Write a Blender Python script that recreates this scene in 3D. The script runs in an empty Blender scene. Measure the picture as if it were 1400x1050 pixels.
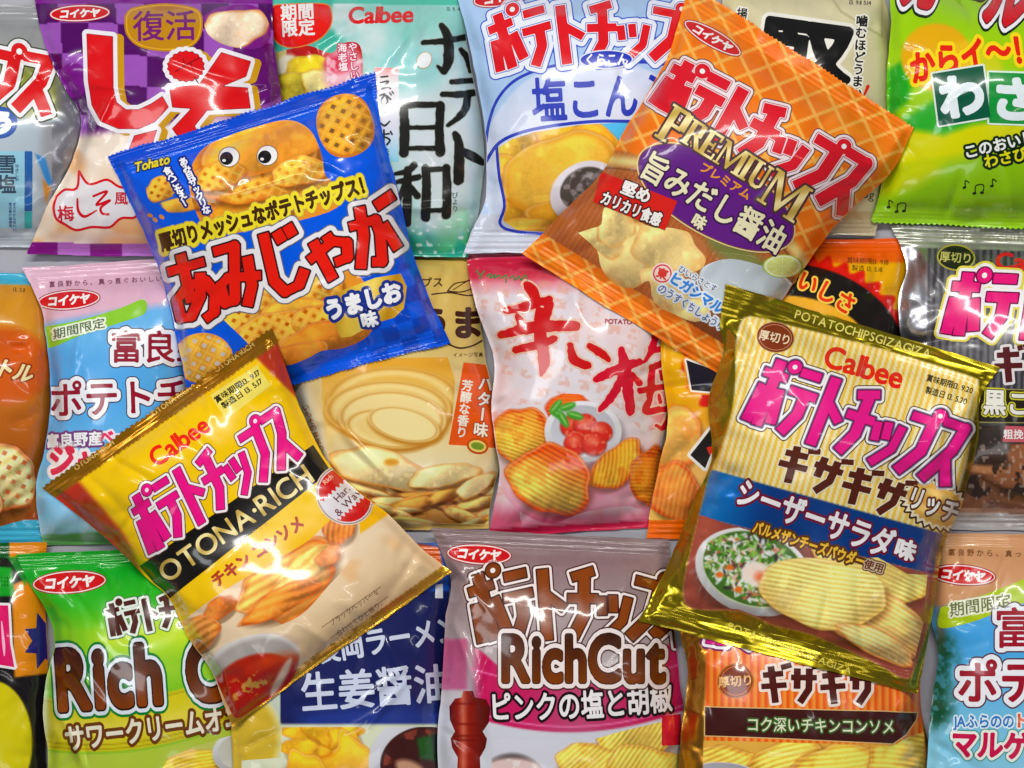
import bpy, math, random
import numpy as np

# ------------------------------------------------------------------ scene
scene = bpy.context.scene
COL = scene.collection
S = 0.00042            # metres of table per plan unit
D = 1.15               # camera height above the table
CX, CY = 700.0, 525.0  # plan point under the camera

cam = bpy.data.cameras.new('camera')
cam_o = bpy.data.objects.new('camera', cam)
COL.objects.link(cam_o)
cam_o.location = (0, 0, D)
cam.sensor_width = 36.0
cam.lens = 36.0 * D / (1400 * S)
cam.clip_start = 0.01
cam.clip_end = 50
scene.camera = cam_o

world = bpy.data.worlds.new('World')
scene.world = world
world.use_nodes = True
bg = world.node_tree.nodes['Background']
bg.inputs['Strength'].default_value = 1.0
_nt = world.node_tree            # a dim room: darker ceiling, lighter walls
_tc = _nt.nodes.new('ShaderNodeTexCoord'); _sp = _nt.nodes.new('ShaderNodeSeparateXYZ'); _rp = _nt.nodes.new('ShaderNodeValToRGB')
_rp.color_ramp.elements[0].position = 0.25; _rp.color_ramp.elements[0].color = (0.15, 0.152, 0.162, 1)
_rp.color_ramp.elements[1].position = 0.92; _rp.color_ramp.elements[1].color = (0.035, 0.035, 0.038, 1)
_nt.links.new(_tc.outputs['Generated'], _sp.inputs['Vector']); _nt.links.new(_sp.outputs['Z'], _rp.inputs['Fac'])
_nt.links.new(_rp.outputs['Color'], bg.inputs['Color'])


def lamp(name, loc, size, size_y, energy, col=(1, 1, 1), aim=(0, 0, 0)):
    l = bpy.data.lights.new(name, 'AREA')
    l.shape = 'RECTANGLE'
    l.size, l.size_y, l.energy, l.color = size, size_y, energy, col
    o = bpy.data.objects.new(name, l)
    COL.objects.link(o)
    o.location = loc
    from mathutils import Vector
    o.rotation_euler = (Vector(aim) - Vector(loc)).to_track_quat('-Z', 'Y').to_euler()
    return o


lamp('ceiling_tube', (-0.10, 1.00, 1.70), 1.8, 0.09, 31, (1, 0.985, 0.95))
lamp('ceiling_panel', (0.10, -1.20, 1.70), 1.1, 0.30, 5, (1, 0.985, 0.95))
lamp('ceiling_panel', (-1.25, 0.25, 1.70), 0.30, 0.8, 7, (0.96, 0.98, 1.0))
lamp('ceiling_tube', (1.40, -0.1, 1.9), 0.06, 1.0, 3, (1, 0.98, 0.95))

scene.view_settings.view_transform = 'Standard'
scene.view_settings.look = 'None'
scene.view_settings.exposure = 0.0
scene.view_settings.gamma = 1.0
scene.view_settings.use_curve_mapping = False
scene.cycles.max_bounces = 6
scene.cycles.sample_clamp_indirect = 4


# ------------------------------------------------------------------ materials
def printed_film(name, rough, coat, bump, spec=0.5):
    m = bpy.data.materials.new(name)
    m.use_nodes = True
    nt = m.node_tree
    b = nt.nodes['Principled BSDF']
    at = nt.nodes.new('ShaderNodeAttribute'); at.attribute_name = 'print'
    tc = nt.nodes.new('ShaderNodeTexCoord')
    n1 = nt.nodes.new('ShaderNodeTexNoise')
    n1.inputs['Scale'].default_value = 60; n1.inputs['Detail'].default_value = 3
    n1.inputs['Distortion'].default_value = 0.6
    mr = nt.nodes.new('ShaderNodeMapRange')
    mr.inputs['To Min'].default_value = rough * 0.7; mr.inputs['To Max'].default_value = rough * 1.35
    n2 = nt.nodes.new('ShaderNodeTexNoise')
    n2.inputs['Scale'].default_value = 90; n2.inputs['Detail'].default_value = 2
    n2.inputs['Distortion'].default_value = 1.2
    bp = nt.nodes.new('ShaderNodeBump')
    bp.inputs['Strength'].default_value = bump; bp.inputs['Distance'].default_value = 0.0006
    L = nt.links.new
    L(tc.outputs['Object'], n1.inputs['Vector']); L(tc.outputs['Object'], n2.inputs['Vector'])
    L(n1.outputs['Fac'], mr.inputs['Value']); L(mr.outputs['Result'], b.inputs['Roughness'])
    L(n2.outputs['Fac'], bp.inputs['Height']); L(bp.outputs['Normal'], b.inputs['Normal'])
    L(bp.outputs['Normal'], b.inputs['Coat Normal'])
    L(at.outputs['Color'], b.inputs['Base Color']); L(at.outputs['Alpha'], b.inputs['Metallic'])
    b.inputs['Coat Weight'].default_value = coat
    b.inputs['Coat Roughness'].default_value = 0.07
    b.inputs['Specular IOR Level'].default_value = spec
    return m


GLOSS = printed_film('glossy_printed_film', 0.24, 0.38, 0.05, 0.22)
SATIN = printed_film('satin_printed_film', 0.40, 0.2, 0.06, 0.22)
FOIL = printed_film('metallised_foil', 0.27, 0.2, 0.12)


def simple_mat(name, c, rough):
    m = bpy.data.materials.new(name); m.use_nodes = True
    nt = m.node_tree; b = nt.nodes['Principled BSDF']
    n = nt.nodes.new('ShaderNodeTexNoise'); n.inputs['Scale'].default_value = 14; n.inputs['Detail'].default_value = 6
    r = nt.nodes.new('ShaderNodeValToRGB')
    r.color_ramp.elements[0].color = (*[k * 0.86 for k in c], 1); r.color_ramp.elements[1].color = (*c, 1)
    nt.links.new(n.outputs['Fac'], r.inputs['Fac']); nt.links.new(r.outputs['Color'], b.inputs['Base Color'])
    b.inputs['Roughness'].default_value = rough
    return m


# ------------------------------------------------------------------ fields
GX0, GY0, GX1, GY1, R = -320, -320, 1740, 1420, 2
NX, NY = (GX1 - GX0) // R + 1, (GY1 - GY0) // R + 1
ZT = np.zeros((NY, NX), np.float32)      # height of whatever lies on the table so far


def ss(a, b, x):
    t = np.clip((x - a) / (b - a), 0, 1)
    return t * t * (3 - 2 * t)


def hash2(i, j, s):
    n = (i * 374761393 + j * 668265263 + s * 974634777) & 0x7fffffff
    n = ((n ^ (n >> 13)) * 1274126177) & 0x7fffffff
    n = n ^ (n >> 16)
    return (n & 0xffff) / 65535.0


def noise(X, Y, sc, s=0):
    x, y = X / sc, Y / sc
    i, j = np.floor(x).astype(np.int64), np.floor(y).astype(np.int64)
    fx, fy = x - i, y - j
    fx, fy = fx * fx * (3 - 2 * fx), fy * fy * (3 - 2 * fy)
    a, b = hash2(i, j, s), hash2(i + 1, j, s)
    c, d = hash2(i, j + 1, s), hash2(i + 1, j + 1, s)
    return (a + (b - a) * fx) * (1 - fy) + (c + (d - c) * fx) * fy


def fbm(X, Y, sc, s=0, o=3):
    t, w, a = 0, 0, 1.0
    for k in range(o):
        t = t + a * noise(X, Y, sc, s + 17 * k); w += a; a *= 0.5; sc = sc / 2
    return t / w


def blur(A, sg):
    """three box passes, edge padded"""
    n = max(1, int(round(sg * 1.2)))
    w = 2 * n + 1
    for ax in (0, 1):
        for _ in range(3):
            P = np.pad(A, [(n + 1, n) if k == ax else (0, 0) for k in (0, 1)], mode='edge').astype(np.float64)
            c = np.cumsum(P, axis=ax)
            A = (c[w:] - c[:-w]) / w if ax == 0 else (c[:, w:] - c[:, :-w]) / w
    return A.astype(np.float32)


def poly_sdf(pts, X, Y, band=10.0):
    """signed distance, positive inside, true only within the band"""
    P = np.asarray(pts, float); Q = np.roll(P, -1, 0)
    x0, y0, r = X[0, 0], Y[0, 0], X[0, 1] - X[0, 0]
    ny, nx = X.shape
    d2 = np.full((ny, nx), band * band, np.float32)
    cr = np.zeros((ny, nx + 1), np.int32)
    ys = Y[:, 0]
    for (ax, ay), (bx, by) in zip(P, Q):
        i0 = max(0, int((min(ax, bx) - band - x0) / r)); i1 = min(nx, int((max(ax, bx) + band - x0) / r) + 2)
        j0 = max(0, int((min(ay, by) - band - y0) / r)); j1 = min(ny, int((max(ay, by) + band - y0) / r) + 2)
        if i1 > i0 and j1 > j0:
            xx, yy = X[j0:j1, i0:i1] - ax, Y[j0:j1, i0:i1] - ay
            dx, dy = bx - ax, by - ay
            l = dx * dx + dy * dy
            t = np.clip((xx * dx + yy * dy) / l, 0, 1) if l > 1e-9 else 0
            e = (xx - t * dx) ** 2 + (yy - t * dy) ** 2
            np.minimum(d2[j0:j1, i0:i1], e, out=d2[j0:j1, i0:i1])
        if ay != by:
            lo, hi = min(ay, by), max(ay, by)
            j = np.nonzero((ys >= lo) & (ys < hi))[0]
            if len(j):
                xc = ax + (ys[j] - ay) / (by - ay) * (bx - ax)
                i = np.clip(np.ceil((xc - x0) / r), 0, nx).astype(int)
                np.add.at(cr, (j, i), 1)
    ins = (np.cumsum(cr, 1)[:, :nx] % 2) == 1
    d = np.sqrt(d2)
    return np.where(ins, d, -d)


def ell_sdf(X, Y, cx, cy, rx, ry, rot=0):
    c, s = math.cos(math.radians(rot)), math.sin(math.radians(rot))
    a, b = ((X - cx) * c + (Y - cy) * s) / rx, (-(X - cx) * s + (Y - cy) * c) / ry
    r = np.sqrt(a * a + b * b) + 1e-6
    g = np.sqrt((a / rx) ** 2 + (b / ry) ** 2) / r + 1e-9
    return (1 - r) / g


def tri_field(F):
    ny, nx = F.shape
    ins = F > 0
    any4 = ins[:-1, :-1] | ins[1:, :-1] | ins[:-1, 1:] | ins[1:, 1:]
    j, i = np.nonzero(any4)
    a = j * nx + i
    T = np.concatenate([np.stack([a, a + nx + 1, a + 1], 1), np.stack([a, a + nx, a + nx + 1], 1)])
    f = F.ravel(); I = f[T] > 0
    c = I.sum(1)
    tris = [T[c == 3]]
    nv = ny * nx
    ed = []

    def ekey(p, q):
        return np.minimum(p, q) * nv + np.maximum(p, q)
    t1 = T[c == 1]; k = np.argmax(I[c == 1], 1); n = np.arange(len(t1))
    v0, v1, v2 = t1[n, k], t1[n, (k + 1) % 3], t1[n, (k + 2) % 3]
    t2 = T[c == 2]; k2 = np.argmin(I[c == 2], 1); n2 = np.arange(len(t2))
    w0, w1, w2 = t2[n2, k2], t2[n2, (k2 + 1) % 3], t2[n2, (k2 + 2) % 3]
    keys = np.concatenate([ekey(v0, v1), ekey(v0, v2), ekey(w0, w1), ekey(w0, w2)])
    uk, inv = np.unique(keys, return_inverse=True)
    m1, m2 = len(v0), len(w0)
    e01, e02 = nv + inv[:m1], nv + inv[m1:2 * m1]
    g01, g02 = nv + inv[2 * m1:2 * m1 + m2], nv + inv[2 * m1 + m2:]
    tris.append(np.stack([v0, e01, e02], 1))
    tris.append(np.stack([g01, w1, w2], 1)); tris.append(np.stack([g01, w2, g02], 1))
    T = np.concatenate(tris).astype(np.int64)
    p, q = uk // nv, uk % nv
    t = f[p] / (f[p] - f[q])
    ex = (p % nx) + t * ((q % nx) - (p % nx)); ey = (p // nx) + t * ((q // nx) - (p // nx))
    used = np.unique(T)
    remap = np.zeros(nv + len(uk), np.int64); remap[used] = np.arange(len(used))
    g = used[used < nv]; e = used[used >= nv] - nv
    vx = np.concatenate([g % nx, ex[e]]); vy = np.concatenate([g // nx, ey[e]])
    return vx, vy, remap[T]


def lin(c):
    c = np.asarray(c, float) / 255.0
    g = (c * np.array([0.3, 0.55, 0.15])).sum(-1, keepdims=True)
    c = np.clip(g + (c - g) * 1.12, 0, 0.97)          # press inks are a little purer than the swatches
    return np.where(c <= 0.04045, c / 12.92, ((c + 0.055) / 1.055) ** 2.4)


def build_mesh(name, V, T, rgba, N, mat, parent):
    me = bpy.data.meshes.new(name)
    me.vertices.add(len(V)); me.vertices.foreach_set('co', V.astype(np.float32).ravel())
    me.loops.add(T.size); me.loops.foreach_set('vertex_index', T.astype(np.int32).ravel())
    me.polygons.add(len(T))
    me.polygons.foreach_set('loop_start', np.arange(0, T.size, 3, dtype=np.int32))
    me.polygons.foreach_set('use_smooth', np.ones(len(T), bool))
    at = me.color_attributes.new('print', 'FLOAT_COLOR', 'POINT')
    at.data.foreach_set('color', rgba.astype(np.float32).ravel())
    me.update(calc_edges=True); me.validate()
    if N is not None:
        me.normals_split_custom_set_from_vertices(N.astype(np.float32))
    me.materials.append(mat)
    o = bpy.data.objects.new(name, me)
    COL.objects.link(o)
    if parent is not None:
        o.parent = parent
        o.location = -parent.location if parent.parent is None else (0, 0, 0)
    return o


# ------------------------------------------------------------------ glyphs
GR, GP = 112, 0.32     # samples per em, padding in em
_gl = {}


def glyph(ch):
    if ch in _gl:
        return _gl[ch]
    cu = bpy.data.curves.new('glyph', 'FONT'); cu.body = ch; cu.size = 1; cu.resolution_u = 5
    cu.fill_mode = 'NONE'
    o = bpy.data.objects.new('glyph', cu)
    me = o.to_mesh()
    co = np.array([v.co[:2] for v in me.vertices] if me else []).reshape(-1, 2)
    ed = np.array([e.vertices[:] for e in me.edges] if me else [], int).reshape(-1, 2)
    o.to_mesh_clear(); bpy.data.objects.remove(o); bpy.data.curves.remove(cu)
    n = int((1 + 2 * GP) * GR)
    xs = -GP + (np.arange(n) + 0.5) / GR
    cnt = np.zeros((n, n + 1), np.int32)
    for a, b in ed:                       # y down: row = 0.88 - y
        ax, ay, bx, by = co[a][0], 0.88 - co[a][1], co[b][0], 0.88 - co[b][1]
        if ay == by:
            continue
        j = np.nonzero((xs >= min(ay, by)) & (xs < max(ay, by)))[0]
        if len(j):
            xc = ax + (xs[j] - ay) / (by - ay) * (bx - ax)
            np.add.at(cnt, (j, np.clip(np.ceil((xc + GP) * GR - 0.5), 0, n).astype(int)), 1)
    ins = (np.cumsum(cnt, 1)[:, :n] % 2) == 1

    def edt(M, r):                        # distance of every cell to the nearest True
        g = np.full((n, n), 1e4)
        k = np.where(M, 0, 1e4)
        for j in range(n):
            g[j] = k[j] if j == 0 else np.minimum(k[j], g[j - 1] + 1)
        for j in range(n - 2, -1, -1):
            g[j] = np.minimum(g[j], g[j + 1] + 1)
        g2 = np.minimum(g, 400) ** 2
        best = g2.copy()
        for d in range(1, r):
            best[:, d:] = np.minimum(best[:, d:], g2[:, :-d] + d * d)
            best[:, :-d] = np.minimum(best[:, :-d], g2[:, d:] + d * d)
        return np.sqrt(best)
    if ins.any():
        f = np.where(ins, edt(~ins, 24) - 0.5, -(edt(ins, 40) - 0.5)) / GR
        f = (f + np.roll(f, 1, 0) + np.roll(f, -1, 0) + np.roll(f, 1, 1) + np.roll(f, -1, 1)) / 5
    else:
        f = np.full((n, n), -0.4)
    x1 = co[:, 0].max() if len(co) else 0.3
    x0 = co[:, 0].min() if len(co) else 0.0
    wide = ord(ch) > 0x2000
    adv = (0.0, 1.0) if wide else ((x0 - 0.035, x1 + 0.035) if len(co) else (0, 0.32))
    _gl[ch] = (f.astype(np.float32), adv)
    return _gl[ch]


def bilin(A, fx, fy, fill):
    ny, nx = A.shape
    ok = (fx >= 0) & (fy >= 0) & (fx < nx - 1) & (fy < ny - 1)
    fx, fy = np.clip(fx, 0, nx - 1.001), np.clip(fy, 0, ny - 1.001)
    i, j = fx.astype(int), fy.astype(int)
    u, v = fx - i, fy - j
    r = (A[j, i] * (1 - u) + A[j, i + 1] * u) * (1 - v) + (A[j + 1, i] * (1 - u) + A[j + 1, i + 1] * u) * v
    return np.where(ok, r, fill)


# ------------------------------------------------------------------ painter for printed pictures
class Paint:
    def __init__(s, X, Y, U=None, V=None):
        s.X, s.Y, s.U, s.V = X, Y, U, V
        s.rgb = np.zeros(X.shape + (3,)); s.met = np.zeros(X.shape)
        s.r = X[0, 1] - X[0, 0]

    def fill(s, c, m=None, met=None):
        c = np.asarray(c, float)
        if m is None:
            s.rgb[:] = c
            if met is not None: s.met[:] = met
        else:
            s.rgb += (c - s.rgb) * m[..., None]
            if met is not None: s.met += (met - s.met) * m

    def mix(s, c0, c1, t, m=None):
        t = np.clip(t, 0, 1)[..., None]
        s.fill(np.asarray(c0, float) * (1 - t) + np.asarray(c1, float) * t, m)

    def ramp(s, stops, t, m=None):
        ts = [q[0] for q in stops]
        c = np.stack([np.interp(t, ts, [q[1][k] for q in stops]) for k in range(3)], -1)
        s.fill(c, m)

    def aa(s, sdf, soft=0):
        w = s.r * 0.6 + soft
        return np.clip(0.5 + sdf / (2 * w), 0, 1)

    def poly(s, pts, c, soft=0, met=None):
        s.fill(c, s.aa(poly_sdf(pts, s.X, s.Y, 8 + soft), soft), met)

    def ell(s, cx, cy, rx, ry, c, rot=0, soft=0, met=None):
        s.fill(c, s.aa(ell_sdf(s.X, s.Y, cx, cy, rx, ry, rot), soft), met)

    def loc(s, cx, cy, rot):
        c, q = math.cos(math.radians(rot)), math.sin(math.radians(rot))
        return (s.X - cx) * c + (s.Y - cy) * q, -(s.X - cx) * q + (s.Y - cy) * c

    def sub(s, cx, cy, r):
        x0, y0 = s.X[0, 0], s.Y[0, 0]
        i0 = max(0, int((cx - r - x0) / s.r)); i1 = min(s.X.shape[1], int((cx + r - x0) / s.r) + 2)
        j0 = max(0, int((cy - r - y0) / s.r)); j1 = min(s.X.shape[0], int((cy + r - y0) / s.r) + 2)
        if i1 - i0 < 2 or j1 - j0 < 2:
            return None
        p = Paint.__new__(Paint)
        p.X, p.Y, p.r = s.X[j0:j1, i0:i1], s.Y[j0:j1, i0:i1], s.r
        p.rgb, p.met = s.rgb[j0:j1, i0:i1], s.met[j0:j1, i0:i1]
        p.U = p.V = None
        return p

    def chip(s, cx, cy, rx, ry, rot=0, c=(238, 200, 96), edge=(196, 120, 36), ridge=0, rr=0, seed=1, curl=0.35,
             lattice=0, seas=0, hole=(150, 84, 24), drop=0.45, wob=0.07, spots=0.35):
        p = s.sub(cx, cy, max(rx, ry) * 1.25 + 8)
        if p is None:
            return
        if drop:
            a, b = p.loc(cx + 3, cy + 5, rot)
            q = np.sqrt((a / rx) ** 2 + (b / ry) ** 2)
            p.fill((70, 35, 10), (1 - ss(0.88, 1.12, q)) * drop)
        a, b = p.loc(cx, cy, rot)
        a, b = a / rx, b / ry
        th = np.arctan2(b, a)
        r = np.sqrt(a * a + b * b) * (1 + wob * np.sin(3 * th + seed) + wob * 0.6 * np.sin(5 * th + 2.3 * seed) + wob * 0.3 * np.sin(9 * th + seed * 3.1))
        al = np.clip(0.5 + (1 - r) * min(rx, ry) / (2 * s.r), 0, 1)
        n = fbm(p.X, p.Y, max(rx, ry) * 0.42, seed * 7, 4)
        fine = noise(p.X, p.Y, 2.6, seed + 80) * .6 + noise(p.X, p.Y, 5.5, seed + 81) * .4
        bub = ss(.70, .86, noise(p.X, p.Y, max(5., min(rx, ry) * .26), seed + 5))
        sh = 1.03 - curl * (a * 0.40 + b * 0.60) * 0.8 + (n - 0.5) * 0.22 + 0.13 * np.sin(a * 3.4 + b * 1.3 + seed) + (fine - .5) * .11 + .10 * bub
        cc = np.asarray(c, float)[None, None] * np.clip(sh, 0.42, 1.2)[..., None]
        e = np.clip(ss(0.78, 1.0, r) * (0.25 + 0.9 * noise(p.X, p.Y, max(rx, ry) * 0.35, seed + 3)) + spots * ss(0.56, 0.76, n) + .5 * ss(.94, 1.0, r) + .14 * (fine > .80) + seas * ss(.25, -.9, b + .5 * (n - .5)) , 0, 1)
        cc = cc * (1 - e[..., None]) + np.asarray(edge, float) * e[..., None]
        if ridge:
            g, h = math.cos(math.radians(rr)), math.sin(math.radians(rr))
            k = (p.X * g + p.Y * h + 5 * np.sin((p.X * h - p.Y * g) / (max(rx, ry)) * 1.6 + seed)) * (2 * math.pi / ridge)
            am = 0.05 + 0.16 * noise(p.X, p.Y, max(rx, ry) * .45, seed + 60)
            k = k + 0.9 * (noise(p.X, p.Y, 18, seed + 61) - .5)
            cc = cc * (1 + am * np.sin(k))[..., None]
            cc[..., 2] *= 1 - 0.10 * (np.sin(k) < -0.2)
        if lattice:
            q = 2 * math.pi / lattice
            k1 = np.cos((p.X * 0.86 + p.Y * 0.5) * q); k2 = np.cos((-p.X * 0.42 + p.Y * 0.9) * q)
            h = ss(0.05, 0.5, np.minimum(k1, k2)) * (1 - ss(0.8, 0.95, r)) * (0.6 + 0.5 * noise(p.X, p.Y, lattice, seed))
            cc = cc * (1 - h[..., None]) + np.asarray(hole, float) * h[..., None]
            l = ss(-0.75, -1.0, np.minimum(k1, k2)) * 0.35 * (1 - ss(0.85, 1, r))
            cc = cc + (np.array([255, 225, 130.]) - cc) * l[..., None]
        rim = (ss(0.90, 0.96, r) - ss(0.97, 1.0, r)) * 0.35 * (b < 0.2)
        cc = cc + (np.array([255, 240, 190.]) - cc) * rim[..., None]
        p.fill(cc, al)

    def bowl(s, cx, cy, rx, ry, c=(238, 238, 240), inner=(226, 228, 232), k=0.84, dy=-0.06, rot=0, drop=0.4):
        s.fill((50, 40, 36), (1 - ss(0.9, 1.15, np.sqrt(((s.X - cx - 4) / rx) ** 2 + ((s.Y - cy - 9) / ry) ** 2))) * drop)
        a, b = s.loc(cx, cy, rot)
        m = s.aa(ell_sdf(s.X, s.Y, cx, cy, rx, ry, rot))
        t = np.clip(0.5 + 0.5 * (b / ry), 0, 1)
        s.mix(c, np.asarray(c) * 0.74, t ** 2, m)
        m = s.aa(ell_sdf(s.X, s.Y, cx, cy + dy * ry, rx * k, ry * k, rot))
        s.mix(np.asarray(inner) * 0.86, inner, np.clip(0.5 + 0.5 * (b / ry), 0, 1), m)


# ------------------------------------------------------------------ bags
LAY = 0.000035


class Bag:
    pass


def zig(p, q, n, amp):
    out = []
    dx, dy = q[0] - p[0], q[1] - p[1]
    l = math.hypot(dx, dy); nx, ny = -dy / l, dx / l
    for k in range(n):
        out.append((p[0] + dx * k / n, p[1] + dy * k / n))
        out.append((p[0] + dx * (k + .5) / n + nx * amp, p[1] + dy * (k + .5) / n + ny * amp))
    return out


def smooth_pts(pts, n=6):
    P = [np.array(p, float) for p in pts]
    out = []
    for k in range(len(P) - 1):
        a, b, c, d = P[max(k - 1, 0)], P[k], P[k + 1], P[min(k + 2, len(P) - 1)]
        for i in range(n):
            t = i / n
            out.append(tuple(0.5 * (2 * b + (c - a) * t + (2 * a - 5 * b + 4 * c - d) * t * t + (3 * b - a - 3 * c + d) * t ** 3)))
    out.append(tuple(P[-1]))
    return out


def homog(q):
    """plan -> unit square for the corners TL, TR, BR, BL"""
    A, B = [], []
    for (x, y), (u, v) in zip(q, ((0, 0), (1, 0), (1, 1), (0, 1))):
        A += [[x, y, 1, 0, 0, 0, -u * x, -u * y], [0, 0, 0, x, y, 1, -v * x, -v * y]]; B += [u, v]
    return np.append(np.linalg.solve(np.array(A, float), np.array(B, float)), 1).reshape(3, 3)


def poisson(M, it=260):
    h = np.zeros(M.shape); w = 1.92
    jj, ii = np.indices(M.shape)
    m0 = M & ((ii + jj) % 2 == 0); m1 = M & ((ii + jj) % 2 == 1)
    for k in range(it):
        for m in (m0, m1):
            g = np.zeros_like(h)
            g[1:-1, 1:-1] = (h[:-2, 1:-1] + h[2:, 1:-1] + h[1:-1, :-2] + h[1:-1, 2:] + 1) / 4
            h = np.where(m, h + w * (g - h), h)
    return np.maximum(h, 0)


def make_bag(name, label, quad, left, right, H, paint, st=0.06, sb=0.06, k=0.0, sg=30, seed=1, wr=1.0, mat=GLOSS,
             ztop=0, zbot=0, smat=None, crimp=0.00036, pw=0.62, facet=0.0042, lift=0.006, creases=(), tip=(0, 0)):
    """quad: TL TR BR BL; left / right: side points from top to bottom; H: how far the filled bag stands up (m)"""
    B = Bag()
    B.name, B.mat, B.sub = name, mat, None
    TL, TR, BR, BL = quad
    out = (zig(TL, TR, ztop, 3.2) if ztop else [TL]) + smooth_pts([TR] + list(right) + [BR])[:-1] \
        + (zig(BR, BL, zbot, 3.2) if zbot else [BR]) + smooth_pts([BL] + list(left)[::-1] + [TL])[:-1]
    px = [p[0] for p in out]; py = [p[1] for p in out]
    x0 = max(GX0, int((min(px) - 14 - GX0) // 4) * 4 + GX0); x1 = min(GX1, max(px) + 14)
    y0 = max(GY0, int((min(py) - 14 - GY0) // 4) * 4 + GY0); y1 = min(GY1, max(py) + 14)
    nx, ny = int((x1 - x0) / R) + 1, int((y1 - y0) / R) + 1
    X, Y = np.meshgrid(x0 + R * np.arange(nx, dtype=float), y0 + R * np.arange(ny, dtype=float))
    B.x0, B.y0, B.nx, B.ny, B.X, B.Y = x0, y0, nx, ny, X, Y
    F = poly_sdf(out, X, Y, 12) + 2.6 * (noise(X, Y, 46, seed + 70) - .5) + 1.2 * (noise(X, Y, 15, seed + 71) - .5); B.F = F
    h = homog(quad); B.h = h
    w = h[2, 0] * X + h[2, 1] * Y + h[2, 2]
    U, V = (h[0, 0] * X + h[0, 1] * Y + h[0, 2]) / w, (h[1, 0] * X + h[1, 1] * Y + h[1, 2]) / w
    B.U, B.V = U, V
    Lp = 0.5 * (math.dist(TL, BL) + math.dist(TR, BR)); Wp = 0.5 * (math.dist(TL, TR) + math.dist(BL, BR))
    B.Lp, B.Wp = Lp, Wp
    rng = random.Random(seed)
    # inflated cushion between the seals
    M = (F > 2) & (V > st) & (V < 1 - sb)
    M4 = M[::2, ::2].copy(); M4[0] = M4[-1] = False; M4[:, 0] = M4[:, -1] = False
    p = poisson(M4); p = (p / p.max()) ** pw
    p = bilin(p, (X - x0) / 4, (Y - y0) / 4, 0.0)
    p = np.where(M, p, p * 0.0)
    p = blur(p, 2.2)
    # folds running in from the seals, dents and crumples
    W = np.zeros_like(X)
    a, b = U * Wp, V * Lp

    def fold(u0, v0, ang, ln, wd, am):
        pe = rng.choice((1.15, 1.4, 1.7))        # some folds are hard creases
        ca, sa = math.cos(ang), math.sin(ang)
        da, db = a - u0 * Wp, b - v0 * Lp
        t, n = (da * ca + db * sa), (-da * sa + db * ca)
        n = n + 0.10 * ln * np.sin(t / ln * 2.2 + u0 * 9) * 0.4
        tt = np.clip(t / ln, 0, 1)
        ww = wd * (0.5 + 1.1 * tt)
        return am * np.exp(-np.abs(n / ww) ** pe) * ss(-0.10, 0.06, t / ln) * (1 - ss(0.25, 1.0, t / ln))
    for side in (0, 1):
        n = rng.randint(9, 13)
        for q in range(n):
            u0 = (q + rng.uniform(0.1, 0.9)) / n
            v0 = st * 0.9 if side == 0 else 1 - sb * 0.9
            lean = (0.5 - u0) * 1.2 + rng.uniform(-0.45, 0.45)
            ang = math.pi / 2 - lean if side == 0 else -math.pi / 2 + lean
            W += fold(u0, v0, ang, rng.uniform(0.12, 0.34) * Lp, rng.uniform(4.0, 11), wr * rng.uniform(-0.0034, 0.0026))
    for q in range(12):
        s_ = rng.random() < 0.5
        ang = (0 if s_ else math.pi) + rng.uniform(-0.75, 0.75)
        W += fold(0.03 if s_ else 0.97, rng.uniform(0.14, 0.86), ang, rng.uniform(0.14, 0.40) * Wp, rng.uniform(4, 12), wr * rng.uniform(-0.0036, 0.0024))
    for q in range(5):                      # creases across the face
        W += fold(rng.uniform(.1, .9), rng.uniform(.15, .85), rng.uniform(0, 6.28), rng.uniform(.12, .32) * Wp, rng.uniform(4, 10), wr * rng.uniform(-0.0016, 0.0014))
    for c in creases:
        W += fold(*c)
    W += wr * 0.0060 * (fbm(X, Y, 120, seed * 3, 2) - 0.5)
    W += wr * 0.0007 * (fbm(X + 30 * noise(X, Y, 50, seed), Y, 46, seed * 5, 2) - 0.5)
    rd = np.abs(noise(X + 14 * noise(X, Y, 26, seed + 9), Y + 14 * noise(X, Y, 26, seed + 4), 38, seed + 2) - 0.5)
    W += wr * 0.0010 * (0.18 - np.minimum(rd, 0.18)) * -3.0 * ss(0.48, 0.66, noise(X, Y, 80, seed + 21) + .25 * ss(.25, .5, np.hypot(U - .5, V - .5)) - .1)
    eF = -poly_sdf(out, X, Y, 70)             # crumpled film along the side edges
    X2, Y2 = X + 16 * noise(X, Y, 34, seed + 50), Y + 16 * noise(X, Y, 34, seed + 51)
    W += facet * ((np.abs(noise(X2, Y2, 46, seed + 52) - .5) - .2) * 1.5 + (np.abs(noise(X2, Y2, 23, seed + 53) - .5) - .2) * .6) * (1 - ss(18, 62, -eF))
    bodym = ss(0.0, 0.22, p)
    W *= bodym
    sealm = (V < st) | (V > 1 - sb)
    vs = np.where(V < 0.5, V / max(st, 1e-3), (1 - V) / max(sb, 1e-3))
    ncr = max(3.0, round(max(st, sb) * Lp / 9.0)) + 0.5
    Wcr = np.where(sealm, crimp * np.sin(np.clip(vs, 0, 1) * 2 * math.pi * ncr), 0)
    Wseal = 0.0016 * (noise(a, b * 0.3, 42, seed + 5) - .5) + 0.0007 * (noise(a, b * .4, 13, seed + 6) - 0.5)
    W += np.where(sealm, Wseal, 0)
    # rest on what is below
    gi, gj = int((x0 - GX0) / R), int((y0 - GY0) / R)
    pad = 60
    q0, q1 = max(0, gj - pad), min(NY, gj + ny + pad); r0, r1 = max(0, gi - pad), min(NX, gi + nx + pad)
    Zb = blur(ZT[q0:q1, r0:r1], sg / R)[gj - q0:gj - q0 + ny, gi - r0:gi - r0 + nx]
    Zl = ZT[gj:gj + ny, gi:gi + nx]
    base = Zb + k
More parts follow.
